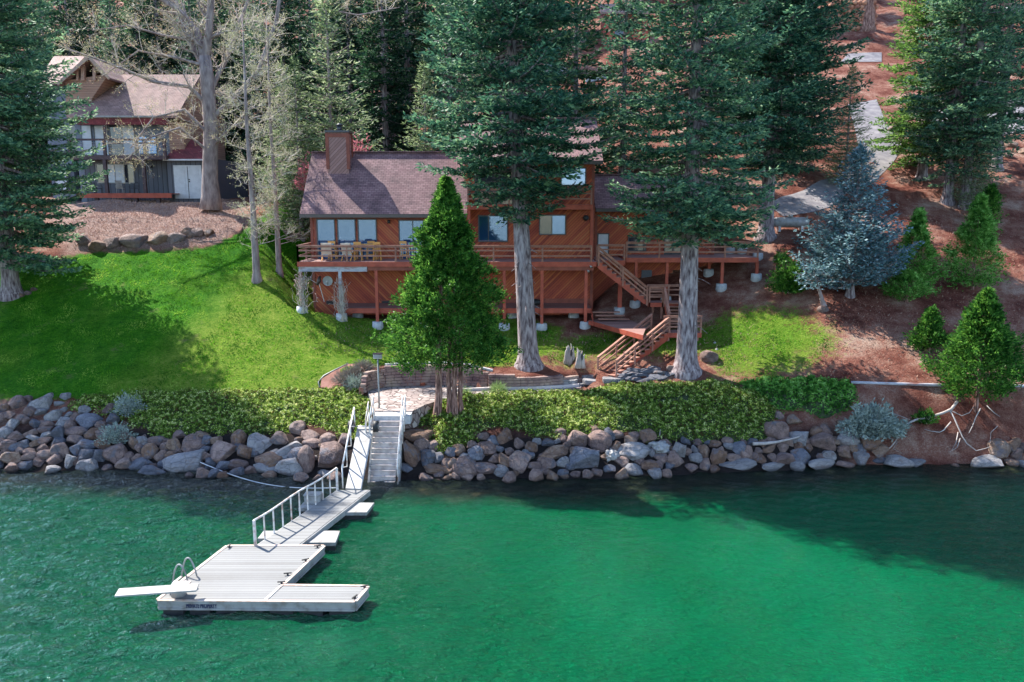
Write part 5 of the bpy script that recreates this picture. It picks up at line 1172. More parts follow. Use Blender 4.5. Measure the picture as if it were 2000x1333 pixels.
# ---------------------------------------------------------------- bare deciduous trees
def make_bare(name, seed, label, start, limbs, bark='barkpale', twl=1.0, leaf='bud', nl=3, cat='tree', leafsz=.13, depth=4, fan=4, up=.22):
    """start: trunk polyline with radii; limbs: list of (polyline, r0, r1)"""
    r = random.Random(seed); g = np.random.default_rng(seed); t = empty(name, label=label, cat=cat)
    trunk = MB(); tw = MB(); tips = []
    trunk.tube([p for p, _ in start], [q for _, q in start], 14)
    def grow(p, d, L, rad, dep):
        n = 4; pts = [p.copy()]; q = p.copy(); dd_ = d.copy()
        for i in range(n):
            dd_ = (dd_ + Vector((r.gauss(0,.16), r.gauss(0,.16), r.gauss(0,.14)+up*.12))).normalized(); q = q + dd_*(L/n); pts.append(q.copy())
        (tw if rad < .05 else trunk).tube(pts, [rad*(1-.55*i/n) for i in range(n+1)], 6 if rad > .05 else 3, cap=False)
        if dep == 0: tips.extend(pts[1:]); return
        for k in range(fan):
            i = r.randint(1, n); a = Vector((r.gauss(0,1), r.gauss(0,1), r.gauss(0,.7)+up)).normalized()
            nd = (dd_*.75 + a*.8).normalized(); grow(pts[i], nd, L*r.uniform(.5,.75), rad*.5*(1-.3*i/n), dep-1)
        if dep <= 1: tips.extend(pts[2:])
    for pts, r0, r1 in limbs:
        P_ = [Vector(x) for x in pts]; n = len(P_); rr = [r0+(r1-r0)*i/(n-1) for i in range(n)]; trunk.tube(P_, rr, 9, cap=False)
        for i in range(1, n):
            L = (P_[i]-P_[i-1]).length; d = (P_[i]-P_[i-1]).normalized()
            for k in range(fan-1 if i < n-1 else fan+1):
                a = Vector((r.gauss(0,1), r.gauss(0,1), r.gauss(0,.6)+up)).normalized()
                grow(P_[i-1].lerp(P_[i], r.uniform(.3,1)), (d*.6+a).normalized(), twl*r.uniform(.7,1.3), max(.02, rr[i]*.45), depth-2)
    trunk.build('trunk', MT[bark], t); tw.build('twigs', MT['twig'], t)
    T = np.array([tuple(x) for x in tips]); rep = np.repeat(np.arange(len(T)), nl); k = len(rep)
    keep = g.random(k) < .8; rep = rep[keep]; k = len(rep)
    p = T[rep] + g.normal(size=(k,3))*.07; leafmesh('buds', [cards(p, unit(g.normal(size=(k,3)) + [0,0,.3]), leafsz*g.uniform(.5,1.3,k), leafsz*.6*g.uniform(.6,1.2,k), g.random(k)*3.14)], MT[leaf], t)
    return t
DB = 65; b0 = P(412,392,DB); gb = ground(b0.x, DB)
q = lambda px, py, dy=0: tuple(P(px, py, DB+dy) - Vector((b0.x, DB, gb)))
big = make_bare('bare_tree', 61, 'large pale many-limbed tree just coming into bud beside the grey house', [(q(412,410),.9),(q(412,385),.74),(q(410,350),.6),(q(412,250),.55),(q(404,150),.52),(q(400,110),.45)],
   [([q(400,118),q(385,60,.5),q(350,20,1),(q(285,-20,1))],.3,.15), ([q(402,112),q(408,60,-.3),q(412,0,-.5),q(415,-70,0)],.34,.2), ([q(404,140),q(375,90,1),q(352,30,1.5),q(330,-40,2)],.26,.14),
    ([q(410,210),q(370,170,-.6),q(300,160,-1.5),q(215,125,-2),q(130,95,-2.5)],.2,.05), ([q(410,235),q(450,200,.4),q(505,140,1),q(540,40,1.5),q(552,-50,2)],.26,.12), ([q(410,265),q(360,215,-1.2),q(300,230,-2),q(255,290,-2.4)],.16,.04),
    ([q(410,180),q(440,120,1),q(470,40,1),q(500,-40,1.5)],.2,.1), ([q(412,300),q(350,250,-1.8),q(290,270,-2.8),q(250,310,-3.2)],.12,.03), ([q(412,290),q(450,250,-.8),(q(500,230,-1.2)),q(560,215,-1.5)],.14,.04),
    ([q(552,-50,2),q(640,20,1),q(700,30,.5),q(780,15,.2)],.1,.03), ([q(380,80,1),q(320,70,.5),q(250,50,0),q(180,60,-.5)],.12,.03), ([q(405,130),q(330,110,-1),q(270,100,-1.4),q(200,150,-2)],.13,.03)], twl=1.6, depth=4, fan=5, nl=1, leafsz=.1)
big.location = (b0.x, DB, gb)
def slender(px, py, D, Ht, r0, sd, label):
    g = random.Random(sd); limbs = []
    for i in range(46):
        z = Ht*(.12 + .88*(i/46)) ; a = g.random()*6.28; L = 2.3*(1-.6*z/Ht)*g.uniform(.6,1.1)
        limbs.append(([(0,0,z),(L*.5*math.cos(a),L*.5*math.sin(a),z+.12*L),(L*math.cos(a),L*math.sin(a),z+.35*L)], .03, .01))
    t = make_bare('slender_tree', sd, label, [((0,0,-.5),r0*1.7),((0,0,.05),r0*1.5),((0,0,.6),r0*1.05),((0,0,Ht*.3),r0*.75),((-.1,0,Ht*.6),r0*.5),((0,0,Ht),.03)], limbs, twl=.7, depth=3, fan=3, nl=2, leafsz=.1, up=.3, leaf='budpale')
    put(t, px, py, D); return t
slender(502, 548, 53.5, 17, .24, 71, 'slender bare tree nearer the lake of the two on the left lawn')
slender(545, 518, 55.5, 17, .19, 72, 'slender bare tree behind, closer to the red house, of the two on the lawn')
# ================================================================= GROUNDCOVER AND SHRUBS
def cover(name, label, polypx, thick, dens, mat, seed, cl=.13, edge=.55):
    g = np.random.default_rng(seed); poly = poly_w(polypx); lo, hi_ = poly.min(0), poly.max(0)
    xs = np.arange(lo[0]-.1, hi_[0]+.1, .16); ys = np.arange(lo[1]-.1, hi_[1]+.1, .16); gx_, gy_ = np.meshgrid(xs, ys, indexing='ij')
    def top(x, y):
        sd = sdist(x, y, poly) + .45*np.array([mnoise.noise((a*1.1, b*1.1, seed+20)) for a, b in zip(x.ravel(), y.ravel())]).reshape(x.shape); n1 = np.array([mnoise.noise((a*.9, b*.9, seed)) for a, b in zip(x.ravel(), y.ravel())]).reshape(x.shape)
        return sd, groundv(x, y) + thick*(1-np.exp(-np.maximum(sd,0)/edge))*(1+.8*n1)
    sd, zt = top(gx_, gy_); zt = np.where(sd > 0, zt-.06, groundv(gx_, gy_)-.15)
    V = np.stack([gx_, gy_, zt], -1).reshape(-1,3); idx = np.arange(gx_.size).reshape(gx_.shape)
    Fq = np.stack([idx[:-1,:-1], idx[1:,:-1], idx[1:,1:], idx[:-1,1:]], -1).reshape(-1,4); inside = (sd > -.1).reshape(-1); Fq = Fq[inside[Fq].any(1)]
    base = npmesh(name, V, Fq, MT['ivybase'], smooth=True); tag(base, label, 'groundcover', kind='stuff')
    n = int((hi_[0]-lo[0])*(hi_[1]-lo[1])*dens); x = g.uniform(lo[0], hi_[0], n); y = g.uniform(lo[1], hi_[1], n); s, _ = top(x[:1], y[:1])
    sdn, _ = top(x, y); holes = np.array([mnoise.noise((a*.7, b*.7, seed+9)) for a, b in zip(x, y)]); k = (sdn > g.uniform(-.25,.1,n)) & (holes > -.6); x, y = x[k], y[k]
    # clump the leaves
    x += g.normal(size=len(x))*.02; _, z = top(x, y); z = z + g.normal(size=len(x))*.05 + .02
    cn = np.array([mnoise.noise((a*3.2, b*3.2, seed+4)) for a, b in zip(x, y)]); z += cn*.16
    d = unit(g.normal(size=(len(x),3))*[1,1,.45] + [0,0,.25]); m = len(x)
    leafmesh('leaves', [cards(np.stack([x,y,z],-1), d, cl*g.uniform(.6,1.3,m), cl*.7*g.uniform(.6,1.2,m), g.random(m)*3.14)], mat, base)
    return base
cover('ivy_groundcover', 'low leafy groundcover over the bank left of the concrete stairs', [(160,778),(260,768),(400,765),(560,764),(640,760),(700,765),(722,782),(728,812),(712,845),(690,862),(655,842),(600,826),(560,850),(500,848),(440,846),(400,842),(330,858),(290,850),(262,830),(240,812),(190,796)], .28, 1000, MT['ivy'], 81, cl=.1)
cover('ivy_groundcover', 'bright leafy groundcover over the bank right of the concrete stairs', [(806,806),(850,782),(900,776),(1000,772),(1110,768),(1170,762),(1210,752),(1300,752),(1420,752),(1478,770),(1520,810),(1505,850),(1440,862),(1350,862),(1240,852),(1170,842),(1120,846),(1085,852),(1040,850),(1000,838),(960,836),(905,868),(880,888),(855,882),(846,846),(815,832)], .42, 1000, MT['ivy'], 82, cl=.1)
cover('hedge_groundcover', 'fresh green rounded low hedge at the right end of the bank planting', [(1425,748),(1500,744),(1600,744),(1655,752),(1672,772),(1660,800),(1640,815),(1600,818),(1550,800),(1500,795),(1470,772)], .5, 620, MT['cedarlight'], 83, cl=.15)
cover('ivy_groundcover', 'thin brownish shaded groundcover between the upper left shore stones', [(140,785),(235,780),(250,800),(235,830),(215,812),(185,805),(150,800)], .16, 380, MT['ivy'], 84)
# short turf standing on the lawns
def turf(name, label, polys, n, h, seed, mat, wthr=.5):
    g = np.random.default_rng(seed); L = []
    for poly in polys:
        lo, hi_ = poly.min(0), poly.max(0); lo = np.maximum(lo, [-34, 40]); m_ = int(n*(hi_[0]-lo[0])*(hi_[1]-lo[1])/300)
        x = g.uniform(lo[0], hi_[0], m_); y = g.uniform(lo[1], hi_[1], m_); sd = sdist(x, y, poly)
        nn = np.array([mnoise.noise((a*.8, b*.8, 2.5)) for a, b in zip(x, y)]); k = (sd > .15 + g.uniform(0,.5,m_)) & (nn > -wthr*g.random(m_)); L.append(np.stack([x[k], y[k]], -1))
    q_ = np.concatenate(L); z = groundv(q_[:,0], q_[:,1]) - .01; m_ = len(q_)
    d = unit(g.normal(size=(m_,3))*[.55,.55,.2] + [.25,-.1,.8]); P_ = np.concatenate([q_, z[:,None]], 1)
    V = cards(P_, d, h*g.uniform(.5,1.4,m_), .035*g.uniform(.6,1.6,m_), g.random(m_)*3.14)
    o = npmesh(name, V, np.arange(len(V)).reshape(-1,4), mat); tag(o, label, 'grass', kind='stuff'); return o
MT['turf'] = MAT('grass blades', [(.012,.09,.005),(.07,.25,.012),(.25,.40,.06)], .8, .7, transl=.3, kind='World', spec=.1, lo=.36, hi=.66)
turf('lawn_grass', 'short green turf of the lawns round the red house', [lawnL, lawnR], 42000, .11, 91, MT['turf'])
MT['debris'] = MAT('forest floor debris', [(.14,.06,.04),(.3,.18,.13),(.46,.34,.27)], 7, .9, kind='World', spec=.05)
slope_ = np.array([(16.5,40.6),(34,40.6),(44,62),(38,62),(20,62),(19,53),(17,47)], float); under = np.array([(-12,50.3),(14,50.3),(16,45),(14,43.2),(3,44.2),(-12,46)], float)
turf('forest_debris', 'pale needles, twigs and bark chips littering the reddish slope and the ground by the stairs', [slope_, under], 7000, .13, 93, MT['debris'], 1.2)
MT['leaflit'] = MAT('fallen leaves', [(.3,.15,.1),(.5,.33,.27),(.62,.48,.42)], 9, .85, kind='World', spec=.1)
turf('leaf_litter', 'pinkish fallen leaves scattered over the dirt terrace in front of the grey house', [litter], 26000, .14, 92, MT['leaflit'], 9).data.materials[0].use_nodes
def bush(name, label, px, py, w, h, mat, n=900, seed=1, blade=.3, bw=.03, floor=-9, flat=.3, cat='bush', cloud=False, group=None):
    g = np.random.default_rng(seed); p0 = hit(px, py + h*.4, floor=floor); s = scale_at(p0); rx, rz = w/2/s, h/s*.95; t = empty(name, tuple(p0), label=label, cat=cat, group=group)
    th = g.random(n)*6.283; ph = np.arcsin(g.random(n)**.8); d = np.stack([np.cos(th)*np.cos(ph), np.sin(th)*np.cos(ph), np.sin(ph)+flat*.3], -1)
    rr = g.random(n)**.45; lump = 1 + .22*np.sin(th*3+seed) + .15*np.sin(ph*7+th*2)
    p = d*np.array([rx, rx*.8, rz*.8])*(rr*lump)[:,None]
    st = MB()
    for i in range(18):
        a = g.integers(n); st.tube([(0,0,-.05), tuple(p[a]*.5), tuple(p[a]*.95)], [.02,.014,.006], 4, cap=False)
    st.build('stems', MT['twig'], t)
    dd = unit(d + g.normal(size=(n,3))*(.6 if cloud else .3)); leafmesh('leaves', [cards(p, dd, blade*g.uniform(.6,1.2,n), bw*g.uniform(.7,1.3,n), g.random(n)*3.14)], MT[mat], t); return t
bush('sage_bush', 'upper grey-blue sage bush at the lawn edge above the left stones', 252, 792, 60, 46, 'sage', 1500, 1, .16, .05, cloud=True)
bush('sage_bush', 'lower grey-blue sage bush drooping over the left shore stones', 228, 848, 66, 42, 'sage', 1600, 2, .16, .05, cloud=True)
bush('lavender_bush', 'brown dry lavender mound nearest the left end of the block wall', 712, 716, 42, 20, 'lav', 1200, 3, .26, .02)
bush('lavender_bush', 'brown dry lavender mound in the middle of the mulched bed', 690, 727, 40, 24, 'lav', 1200, 4, .26, .02)
bush('lavender_bush', 'dark round lavender mound low in the mulched bed', 670, 740, 32, 24, 'lav', 1000, 5, .24, .02)
bush('grass_clump', 'grey-green spiky clump beside the steps of the block wall', 694, 750, 36, 26, 'sage', 900, 6, .36, .02)
bush('grass_tuft', 'round dark green grass tuft right of the cedar trunks', 910, 770, 16, 18, 'tuft', 500, 7, .3, .02)
bush('grass_tuft', 'spiky pale green grass tuft at the foot of the block wall', 973, 762, 26, 20, 'tuft', 700, 8, .38, .02)
bush('grass_tuft', 'tiny grass tuft between the two larger tufts by the path', 946, 770, 12, 9, 'tuft', 300, 9, .2, .02)
bush('juniper_bush', 'spreading grey-green juniper hanging over the red bank', 1702, 826, 110, 66, 'sage', 6000, 10, .24, .08, cloud=True)
bush('small_bush', 'small dark green bush in the red bank left of the exposed roots', 1808, 815, 44, 30, 'cedarleaf', 1000, 11, .16, .06, cloud=True)
bush('shrub', 'dark leafy shrub between the side deck and the small spruce', 1540, 545, 70, 70, 'cedarleaf', 3200, 12, .2, .09, cloud=True)
bush('shrub', 'yellow-green sprig of leaves above the dark shrub by the side deck', 1527, 505, 26, 26, 'cedarlight', 500, 13, .2, .1, cloud=True)
bush('red_shrub', 'shrub with red new leaves behind the chimney', 700, 300, 34, 44, 'redleaf', 700, 14, .25, .12, cloud=True).location = tuple(P(702, 300, 58.2) + Vector((0,0,-1.2)))
bush('red_shrub', 'shrub with reddish leaves at the left end of the red house roof', 600, 345, 30, 46, 'redleaf', 600, 15, .22, .1, cloud=True).location = tuple(P(600, 352, 57.5) + Vector((0,0,-.8)))
for (px, lab, sd) in ((592,'leafless vine wrapped round the leftmost deck post',16),(668,'tangled grey leafless vine on the second deck post',17)):
    D = DD+.05; x = X(px, 600, D); g_ = ground(x, D); r = random.Random(sd); v = MB(); bl_ = []
    for i in range(70):
        a = r.random()*6.28; z0 = r.uniform(0,1.6); pts = [(.1*math.cos(a), .1*math.sin(a)-.12, z0)]; 
        for k in range(5): pts.append((pts[-1][0]+r.gauss(0,.13), pts[-1][1]+r.gauss(-.01,.1), pts[-1][2]+r.uniform(.05,.4)))
        v.tube(pts, [.016,.014,.012,.01,.008,.006], 3, cap=False); bl_ += pts[3:]
    for i in range(5): v.tube([(.25*math.sin(i*2)+.1,-.2,-.05),(.15*math.sin(i),-.15,.6),(.1*math.cos(i*3),-.14,1.3),(.1*math.sin(i*2),-.13,2.2)], [.04,.03,.025,.015], 5)
    t = empty('bare_vine', (x, D, g_), label=lab, cat='vine'); v.build('stems', MT['twig'], t)
    A = np.array(bl_); gg = np.random.default_rng(sd); A = A[gg.random(len(A)) < (.9 if px == 592 else .3)]
    leafmesh('leaves', [cards(A, unit(gg.normal(size=(len(A),3))), np.full(len(A),.13), np.full(len(A),.08), gg.random(len(A))*3)], MAT('dry pink leaves', [(.35,.2,.18),(.5,.33,.3)], 4, .8), t)
# fallen root tree at the right bank
rt = empty('exposed_roots', tuple(hit(1865,800)), label='pale bleached roots and bent branch hanging over the red bank', cat='roots')
def rpath(lst, r0, r1, lift=.18):
    pts = []
    for a in lst: g_ = hit(*a); pts.append(g_ + Vector((0,-.12,lift)))
    n = len(pts); return pts, [r0+(r1-r0)*i/(n-1) for i in range(n)]
for i, (lst, r0, r1) in enumerate(((((1866,790),(1855,805),(1840,812),(1815,820),(1785,826),(1765,836),(1755,850),(1748,865),(1738,878),(1730,884)),.11,.03),
    (((1852,808),(1860,822),(1868,840),(1876,858),(1885,872),(1903,886),(1920,882),(1932,878)),.06,.02),(((1855,808),(1875,818),(1890,812),(1898,800)),.04,.015),(((1912,803),(1902,822),(1896,838),(1889,852)),.045,.02),
    (((1854,830),(1840,846),(1832,850),(1815,848),(1802,844)),.05,.015),(((1868,850),(1864,870),(1856,885)),.035,.012),(((1924,798),(1938,812),(1950,820)),.04,.015),(((1945,838),(1932,850),(1930,872)),.03,.012),
    (((1872,862),(1866,880),(1852,888)),.035,.012),(((1750,868),(1742,882),(1760,892)),.03,.01),(((1740,812),(1760,820),(1775,826)),.035,.015))):
    pts, rs = rpath(lst, r0, r1); abs_build(MB().tube(pts, [r_*.72 for r_ in rs], 7), 'root', MT['deadwood'], rt)
def logthing(name, label, a, b, r0, r1, mat='deadwood', lift=.15, cat='driftwood', bend=.0, floor=0):
    p, q_ = hit(*a, floor=floor)+Vector((0,0,lift)), hit(*b, floor=floor)+Vector((0,0,lift)); m = (p+q_)/2 + Vector((0,0,bend)); o = MB().tube([p, p.lerp(m,.5)+Vector((0,0,bend*.3)), m, m.lerp(q_,.6)+Vector((0,0,bend*.2)), q_], [r0,r0*.95,(r0+r1)/2,r1*1.1,r1], 8).build(name, MT[mat]); tag(o, label, cat); return o
logthing('driftwood_pole', 'long bleached driftwood pole lying across the shore rocks at right of centre', (1470,888), (1560,874), .09, .04, lift=.55, bend=-.1)
logthing('thin_stick', 'thin pale upright stick in the rocks under the dark ivy end', (1288,870), (1289,858), .02, .012, lift=.5)
logthing('log_edging', 'long straight pale timber edging across the dirt above the right bank', (1662,751), (1858,757), .085, .08, 'greywood', .1, 'edging', floor=-9)
logthing('log_edging', 'short pale timber edging right of the cone shaped cedar', (1960,757), (2060,760), .085, .08, 'greywood', .1, 'edging', floor=-9)
# low curb stones
cbm = MB(); 
for a, b in (((880,768),(960,764)),((960,764),(1040,763)),((1040,763),(1100,760)),((1100,760),(1130,757))): cbm.bar(hit(*a)+Vector((0,0,.12)), hit(*b)+Vector((0,0,.12)), .16, .2)
tag(cbm.build('path_curb', MAT('curb', [(.5,.42,.4),(.62,.55,.52)], 4, .85)), 'pale curb along the right part of the path below the block wall', 'curb')
# hose edging of the mulched bed
hp = [hit(*a)+Vector((0,0,.05)) for a in ((680,712),(655,724),(632,736),(622,748),(624,758))]; tag(MB().tube(hp, .035, 6).build('bed_edging', MT['white']), 'curved pale edging strip round the mulched lavender bed', 'edging')
mp = poly_w([(678,713),(655,725),(628,742),(626,758),(660,764),(715,764),(722,722),(705,712)]); mz = [(x, y, ground(x,y)+.05) for x, y in mp]; cx_ = np.mean(mz, 0)
mm_ = MB(); mm_.add([tuple(cx_ + [0,0,.06])] + mz, [(0, i+1, (i+1) % len(mz) + 1) for i in range(len(mz))]); o = mm_.build('mulch_bed', MT['dirt']); tag(o, kind='structure')
# ================================================================= PATIO, BLOCK WALL
zp_ = 2.66
m, nt, bs, out = newmat('flagstone paving'); vec = coords(nt, 'World', (1,1.1,1)); vo = nt.nodes.new('ShaderNodeTexVoronoi'); vo.feature = 'DISTANCE_TO_EDGE'; vo.inputs['Scale'].default_value = 2.3; nt.links.new(vec, vo.inputs['Vector'])
v2_ = nt.nodes.new('ShaderNodeTexVoronoi'); v2_.inputs['Scale'].default_value = 2.3; nt.links.new(vec, v2_.inputs['Vector'])
jn = mathn(nt, 'GREATER_THAN', vo.outputs['Distance'], .055); rr_ = ramp(nt, [(.2,(.2,.15,.14)),(.5,(.29,.235,.22)),(.8,(.38,.33,.3))]); sr = nt.nodes.new('ShaderNodeSeparateColor'); nt.links.new(v2_.outputs['Color'], sr.inputs[0])
nt.links.new(mathn(nt,'ADD',mathn(nt,'MULTIPLY',sr.outputs[0],.6),mathn(nt,'MULTIPLY',noise(nt,vec,6,5,.7),.4)), rr_.inputs[0])
nt.links.new(mixc(nt, jn, (.09,.06,.055), rr_.outputs[0]), bs.inputs['Base Color']); bs.inputs['Roughness'].default_value = .85; bumpn(nt, jn, .8, .03, bs); MT['flag'] = m
pp = [atz(a, b, zp_) for a, b in ((733,803),(806,803),(830,791),(880,776),(905,771),(1000,770),(1070,766),(1135,757),(1135,748),(1000,752),(860,748),(722,752),(716,762),(726,780))]
for i_, p in enumerate(pp):
    p.z = zp_
o = MB().prism([(p.x, p.y) for p in pp], zp_-.9, zp_); o = o.build('patio', MT['flag']); tag(o, kind='structure')
m = MAT('wall block faces', [(.10,.055,.06),(.19,.115,.11),(.27,.19,.16),(.36,.28,.2)], 1.1, .9, .5, 18, rand=0, detail=2, lo=.25, hi=.75)
def blockwall(label, pathpx, tops, nrow, D_fixed=None):
    """courses of blocks along a path; pathpx are base points on the patio, tops wall heights"""
    pts = [atz(a, b, zp_) for a, b in pathpx]; s = [0]
    for a, b in zip(pts, pts[1:]): s.append(s[-1] + (b-a).length)
    def at(t):
        t = min(max(t,0), s[-1]); x = np.interp(t, s, [p.x for p in pts]); y = np.interp(t, s, [p.y for p in pts]); h = np.interp(t, s, tops); return x, y, h
    mb = MB(); bh = .165; r = random.Random(5); k = 0
    while k*bh < max(tops):
        t = -.2*(k % 2)*1.0
        while t < s[-1]:
            w_ = r.uniform(.3,.5); a, b = at(t), at(t+w_); t += w_
            if (a[2]+b[2])/2 < (k+.7)*bh or t < .05: continue
            d = Vector((b[0]-a[0], b[1]-a[1], 0)); L = d.length
            if L < .08: continue
            d /= L; n_ = Vector((-d.y, d.x, 0)); c = Vector(((a[0]+b[0])/2, (a[1]+b[1])/2, zp_ + (k+.5)*bh)) + n_*(.15 + .02*k + r.uniform(-.015,.015))
            mb.obox(c, d, n_, (0,0,1), L/2-.008, .15, bh/2-.007)
        k += 1
    core = MB()
    for i in range(len(pts)-1):
        a, b = pts[i], pts[i+1]; d = (b-a).normalized(); n_ = Vector((-d.y, d.x, 0)); 
        hh = min(tops[i], tops[i+1])-.12
        if hh > .1: core.obox((a+b)/2 + n_*.3 + Vector((0,0,hh/2-.1)), d, n_, (0,0,1), (b-a).length/2+.02, .12, hh/2)
    o = mb.build('block_wall', m, bevel=.012); tag(o, label, 'wall'); cr = core.build('backfill', MT['dirt']); cr.parent = o
    return o
blockwall('curved retaining wall of purple-brown blocks behind the patio', [(716,768),(722,762),(745,757),(790,754.5),(860,753),(910,754),(952,757)], [.5,1.0,1.12,1.16,1.18,1.12,.82], 7)
blockwall('lower straight part of the block wall right of the cedar trunks', [(953,761),(1000,762),(1060,760),(1092,757),(1120,752),(1150,748)], [.8,.78,.74,.72,.5,.3], 5)
cpm = MB()
for a, b in (((752,715),(800,712)),((800,712),(860,711)),((860,711),(915,715)),((915,715),(962,726))): cpm.bar(hit(*a)+Vector((0,0,.06)), hit(*b)+Vector((0,0,.06)), .14, .12)
tag(cpm.build('lawn_edging', MT['concrete']), 'pale curved concrete edging on the grass just above the block wall', 'edging')
# flat stepping slabs between path and stairs
for i, (px, py, w_) in enumerate(((1125,752,54),(1160,745,50),(1195,742,44),(1108,745,40),(1150,736,34))):
    g_ = hit(px, py); s = scale_at(g_); hw = w_/2/s; pts = [(hw*(1+.15*math.sin(k*2.3+i))*math.cos(k*.785), .42*(1+.2*math.cos(k*3.1+i))*math.sin(k*.785)) for k in range(8)]
    o = MB().prism(pts, -.15, .12).build('stone_slab', RM['W'], bevel=.02); o.location = g_; tag(o, ('broad','pale','thin','half buried','small')[i]+' flat stone slab between the block wall and the zigzag stairs, '+('front left','middle','rightmost','rear left','rear middle')[i], 'stone slab', 'flat slabs at the foot of the stairs')
# ================================================================= SMALL THINGS
x, y = pp[0].x+.05, pp[0].y+.55; t = empty('solar_lamp', (x, y, zp_), label='white square solar lamp on a slim white pole beside the patio', cat='lamp')
hgt = P(738,700,y).z - zp_
x = X(740,770,y); t.location.x = x
MB().tube([(0,0,0),(0,0,hgt)], .045, 10).build('pole', MT['white'], t); MB().box(-.22,.22,-.1,.1,hgt-.02,hgt+.2).build('lamp_head', MT['metal'], t, bevel=.02)
MB().box(-.24,.24,-.16,.16,hgt+.21,hgt+.25).build('solar_panel', MT['glassdark'], t); MB().box(-.17,.17,-.112,-.102,hgt+.03,hgt+.16).build('lens', MT['white'], t)
for i, (px, py, h, w_, lab) in enumerate(((1112,712,1.25,.46,'tall split silver driftwood stump standing left on the shaded grass'),(1133,716,1.1,.34,'jagged silver driftwood stump standing right on the shaded grass'))):
    g_ = hit(px, py); r = random.Random(90+i); t = empty('driftwood_stump', tuple(g_), label=lab, cat='driftwood')
    mb_ = MB()
    for k in range(11):
        a = (k-5)*w_/9.5; hh = h*r.uniform(.45,1.0); y_ = r.uniform(-.1,.1); mb_.tube([(a*1.25,y_,-.1),(a*1.05,y_*.8,hh*.35),(a*.9+r.gauss(0,.02),y_*.7,hh*.75),(a*.85+r.gauss(0,.05),y_*.6,hh)], [.105,.085,.055,.012], 6)
    mb_.build('wood', MT['deadwood'], t); MB().tube([(.12,-.07,.15),(.1,-.1,.6),(.13,-.07,1.0*h/1.2)], [.03,.05,.02], 6).build('hollow', MT['black'], t)
for (px, py, lab) in ((1396,670,'upper white sprinkler head in the shaded right lawn'),(1400,683,'lower white sprinkler head in the shaded right lawn')):
    g_ = hit(px, py); o = MB().cyl((0,0),.1,-.05,.04,12,.08).cyl((0,0),.03,.04,.09,8).build('sprinkler_head', MT['white']); o.location = g_; tag(o, lab, 'sprinkler')
# propane tank
g_ = hit(1545, 462); g_ = Vector((X(1545,440,57.5), 57.5, ground(X(1545,440,57.5),57.5))); g_ = hit(1542,450); zc = g_.z + .55
t = empty('propane_tank', tuple(g_), label='white horizontal propane tank behind the side deck', cat='tank'); s = 27.
a = (zc-g_.z); prof_ = [(-1.35,.05),(-1.3,.2),(-1.15,.31),(-.95,.36),(.95,.36),(1.15,.31),(1.3,.2),(1.35,.05)]
MB().tube([(x_,0,a) for x_, _ in prof_], [r_ for _, r_ in prof_], 20).build('tank_body', MT['white'], t); MB().tube([(0,0,a+.33),(0,0,a+.52)],[.2,.17],12).build('valve_dome', MT['white'], t)
for x_ in (-.8,.8): MB().box(x_-.08,x_+.08,-.3,.3,-.1,a-.25).build('leg', MT['metal'], t)
# satellite dish on the lower wall
c = P(640.5,549,DW-.5); t = empty('satellite_dish', tuple(c), label='round pale satellite dish on the lower siding near the left corner of the red house', cat='satellite dish')
ds = MB(); n = 20; vs_ = [(0,0,0)]; fs_ = []
for k in range(1,4):
    for i in range(n): rr = .33*k/3; vs_.append((rr*math.cos(6.283*i/n), -.09*(k/3)**2, rr*math.sin(6.283*i/n)))
fs_ += [(0,1+i,1+(i+1)%n) for i in range(n)] + [(1+k*n+i,1+k*n+(i+1)%n,1+(k+1)*n+(i+1)%n,1+(k+1)*n+i) for k in range(2) for i in range(n)]
ds.add(vs_, fs_, True).add([(a, b+.012, c_) for a,b,c_ in vs_], [f[::-1] for f in fs_], True); ds.build('dish', MT['concrete'], t)
MB().bar((0,-.02,-.28),(0,-.32,-.02),.03,.03).box(-.05,.05,-.36,-.28,-.05,.03).build('feed_arm', MT['metal'], t); MB().bar((0,.02,0),(0,.48,-.1),.05,.05).build('mount', MT['metal'], t)
c = P(622,549,DW-.6); t = empty('satellite_dish', tuple(c), .0, 'dark satellite dish seen edge on left of the pale round dish', 'satellite dish')
MB().tube([(.1,0,.3),(.03,0,0),(-.1,0,-.28)], [.08,.14,.08], 10).build('dish', MT['gutter'], t); MB().bar((0,0,-.05),(.3,.1,-1.4),.04,.04).build('mount_pole', MT['metal'], t); MB().bar((-.05,-.02,-.2),(-.5,-.1,.1),.025,.025).build('feed_arm', MT['metal'], t)
# deck furniture
def lounge(px, label, rz):
    D = DD+1.3; t = empty('deck_chair', (X(px,505,D), D, zf), rz, label, 'chair')
    f_ = MB()
    for s_ in (-1,1): f_.bar((.3*s_,-.5,0),(.3*s_,.35,.62),.05,.06).bar((.3*s_,.45,0),(.3*s_,-.1,.5),.05,.06).bar((.32*s_,-.35,.6),(.32*s_,.4,.6),.09,.03).bar((.3*s_,-.15,.42),(.3*s_,-.52,1.12),.05,.05)
    f_.build('frame', MT['ochre'], t)
    b = MB().obox((0,-.36,.76),(1,0,0),Vector((0,.88,.47)).normalized(),Vector((0,-.47,.88)).normalized(),.3,.015,.42); b.build('back_canvas', MT['fabric'], t)
    MB().box(-.28,.28,-.15,.45,.4,.44).build('seat_canvas', MT['fabric'], t); return t
lounge(639, 'reclining chair with cream canvas at the left end of the main deck', .15); lounge(680, 'second cream canvas chair right of the first on the main deck', -.1)
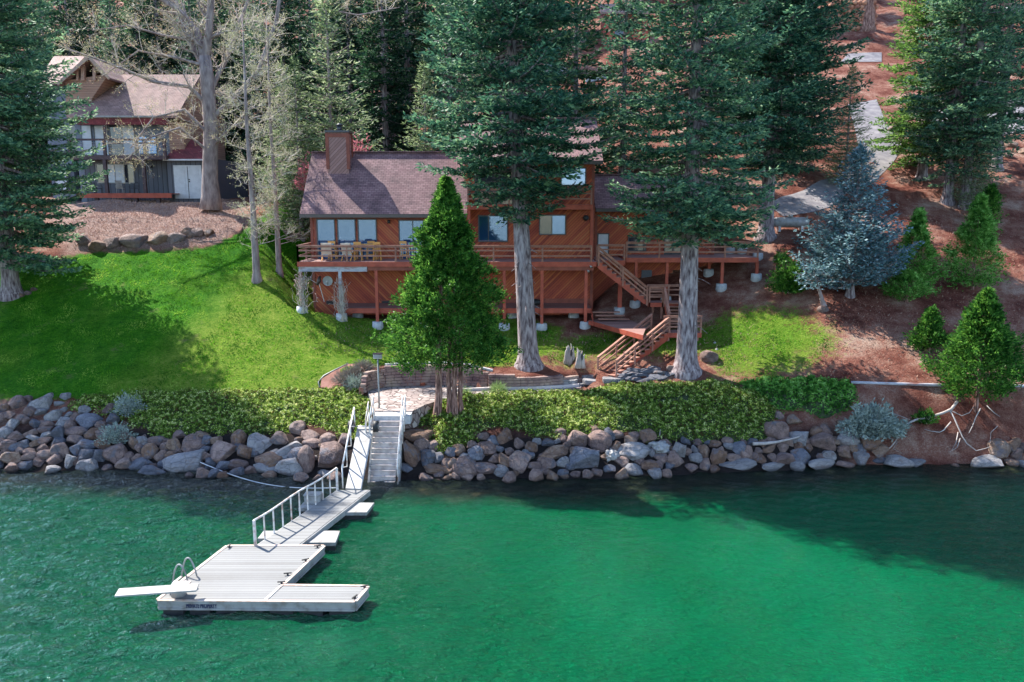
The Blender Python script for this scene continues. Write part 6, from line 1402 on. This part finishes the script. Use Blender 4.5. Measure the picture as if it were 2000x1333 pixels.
def stool(px, D, label):
    t = empty('bar_chair', (X(px,500,D), D, zf), rnd.uniform(-.4,.4), label, 'chair', 'ochre bar chairs round the deck table')
    MB().box(-.22,.22,-.22,.22,.72,.77).build('seat', MT['ochre'], t)
    for a in (-1,1):
        for b in (-1,1): MB().bar((.2*a,.2*b,.72),(.24*a,.24*b,0),.045,.045).build('leg', MT['ochre'], t)
    MB().bar((-.22,-.22,.3),(.22,-.22,.3),.03,.04).bar((-.22,.22,.3),(.22,.22,.3),.03,.04).bar((-.22,-.22,.4),(-.22,.22,.4),.03,.04).bar((.22,-.22,.4),(.22,.22,.4),.03,.04).build('stretcher', MT['ochre'], t)
    MB().bar((-.2,-.22,.77),(-.2,-.26,1.15),.04,.04).bar((.2,-.22,.77),(.2,-.26,1.15),.04,.04).bar((-.24,-.26,1.12),(.24,-.26,1.12),.03,.16).build('backrest', MT['ochre'], t); return t
D = DD+1.5
stool(700, D-.3, 'ochre bar chair at the left front of the deck table'); stool(737, D-.3, 'ochre bar chair at the right front of the deck table'); stool(724, D+.9, 'ochre bar chair behind the deck table against the third tall window'); stool(650, D+.9, 'ochre bar chair behind the cream chair by the tall windows')
t = empty('deck_table', (X(716,500,D+.3), D+.3, zf), label='ochre high table between the bar chairs on the main deck', cat='table')
MB().box(-.75,.75,-.4,.4,.98,1.03).build('tabletop', MT['ochre'], t)
for a in (-1,1):
    for b in (-1,1): MB().bar((.68*a,.34*b,0),(.68*a,.34*b,.98),.06,.06).build('leg', MT['ochre'], t)
stool(790, D+.7, 'ochre bar chair in front of the sliding door'); 
c = P(1047,603,DD+1.2); t = empty('kettle_grill', (c.x, DD+1.2, zlow), label='black domed kettle grill on the lower deck beside the fir trunk', cat='grill')
MB().tube([(0,0,.1),(0,0,.2),(0,0,.32),(0,0,.42),(0,0,.5)],[.2,.34,.4,.32,.08],16).build('bowl', MT['black'], t); MB().cyl((0,0),.06,0,.12,8).build('foot', MT['black'], t)
for (px, py, lab) in ((1147,528,'white floodlight under the corner of the main deck, upper of two'),(1152,519,'white floodlight under the corner of the main deck, lower of two')):
    c = P(px, py, DD-.05); o = MB().tube([(0,0,0),(.05,-.1,-.05),(.07,-.16,-.08)],[.03,.05,.08],10).build('floodlight', MT['white']); o.location = c; tag(o, lab, 'lamp')
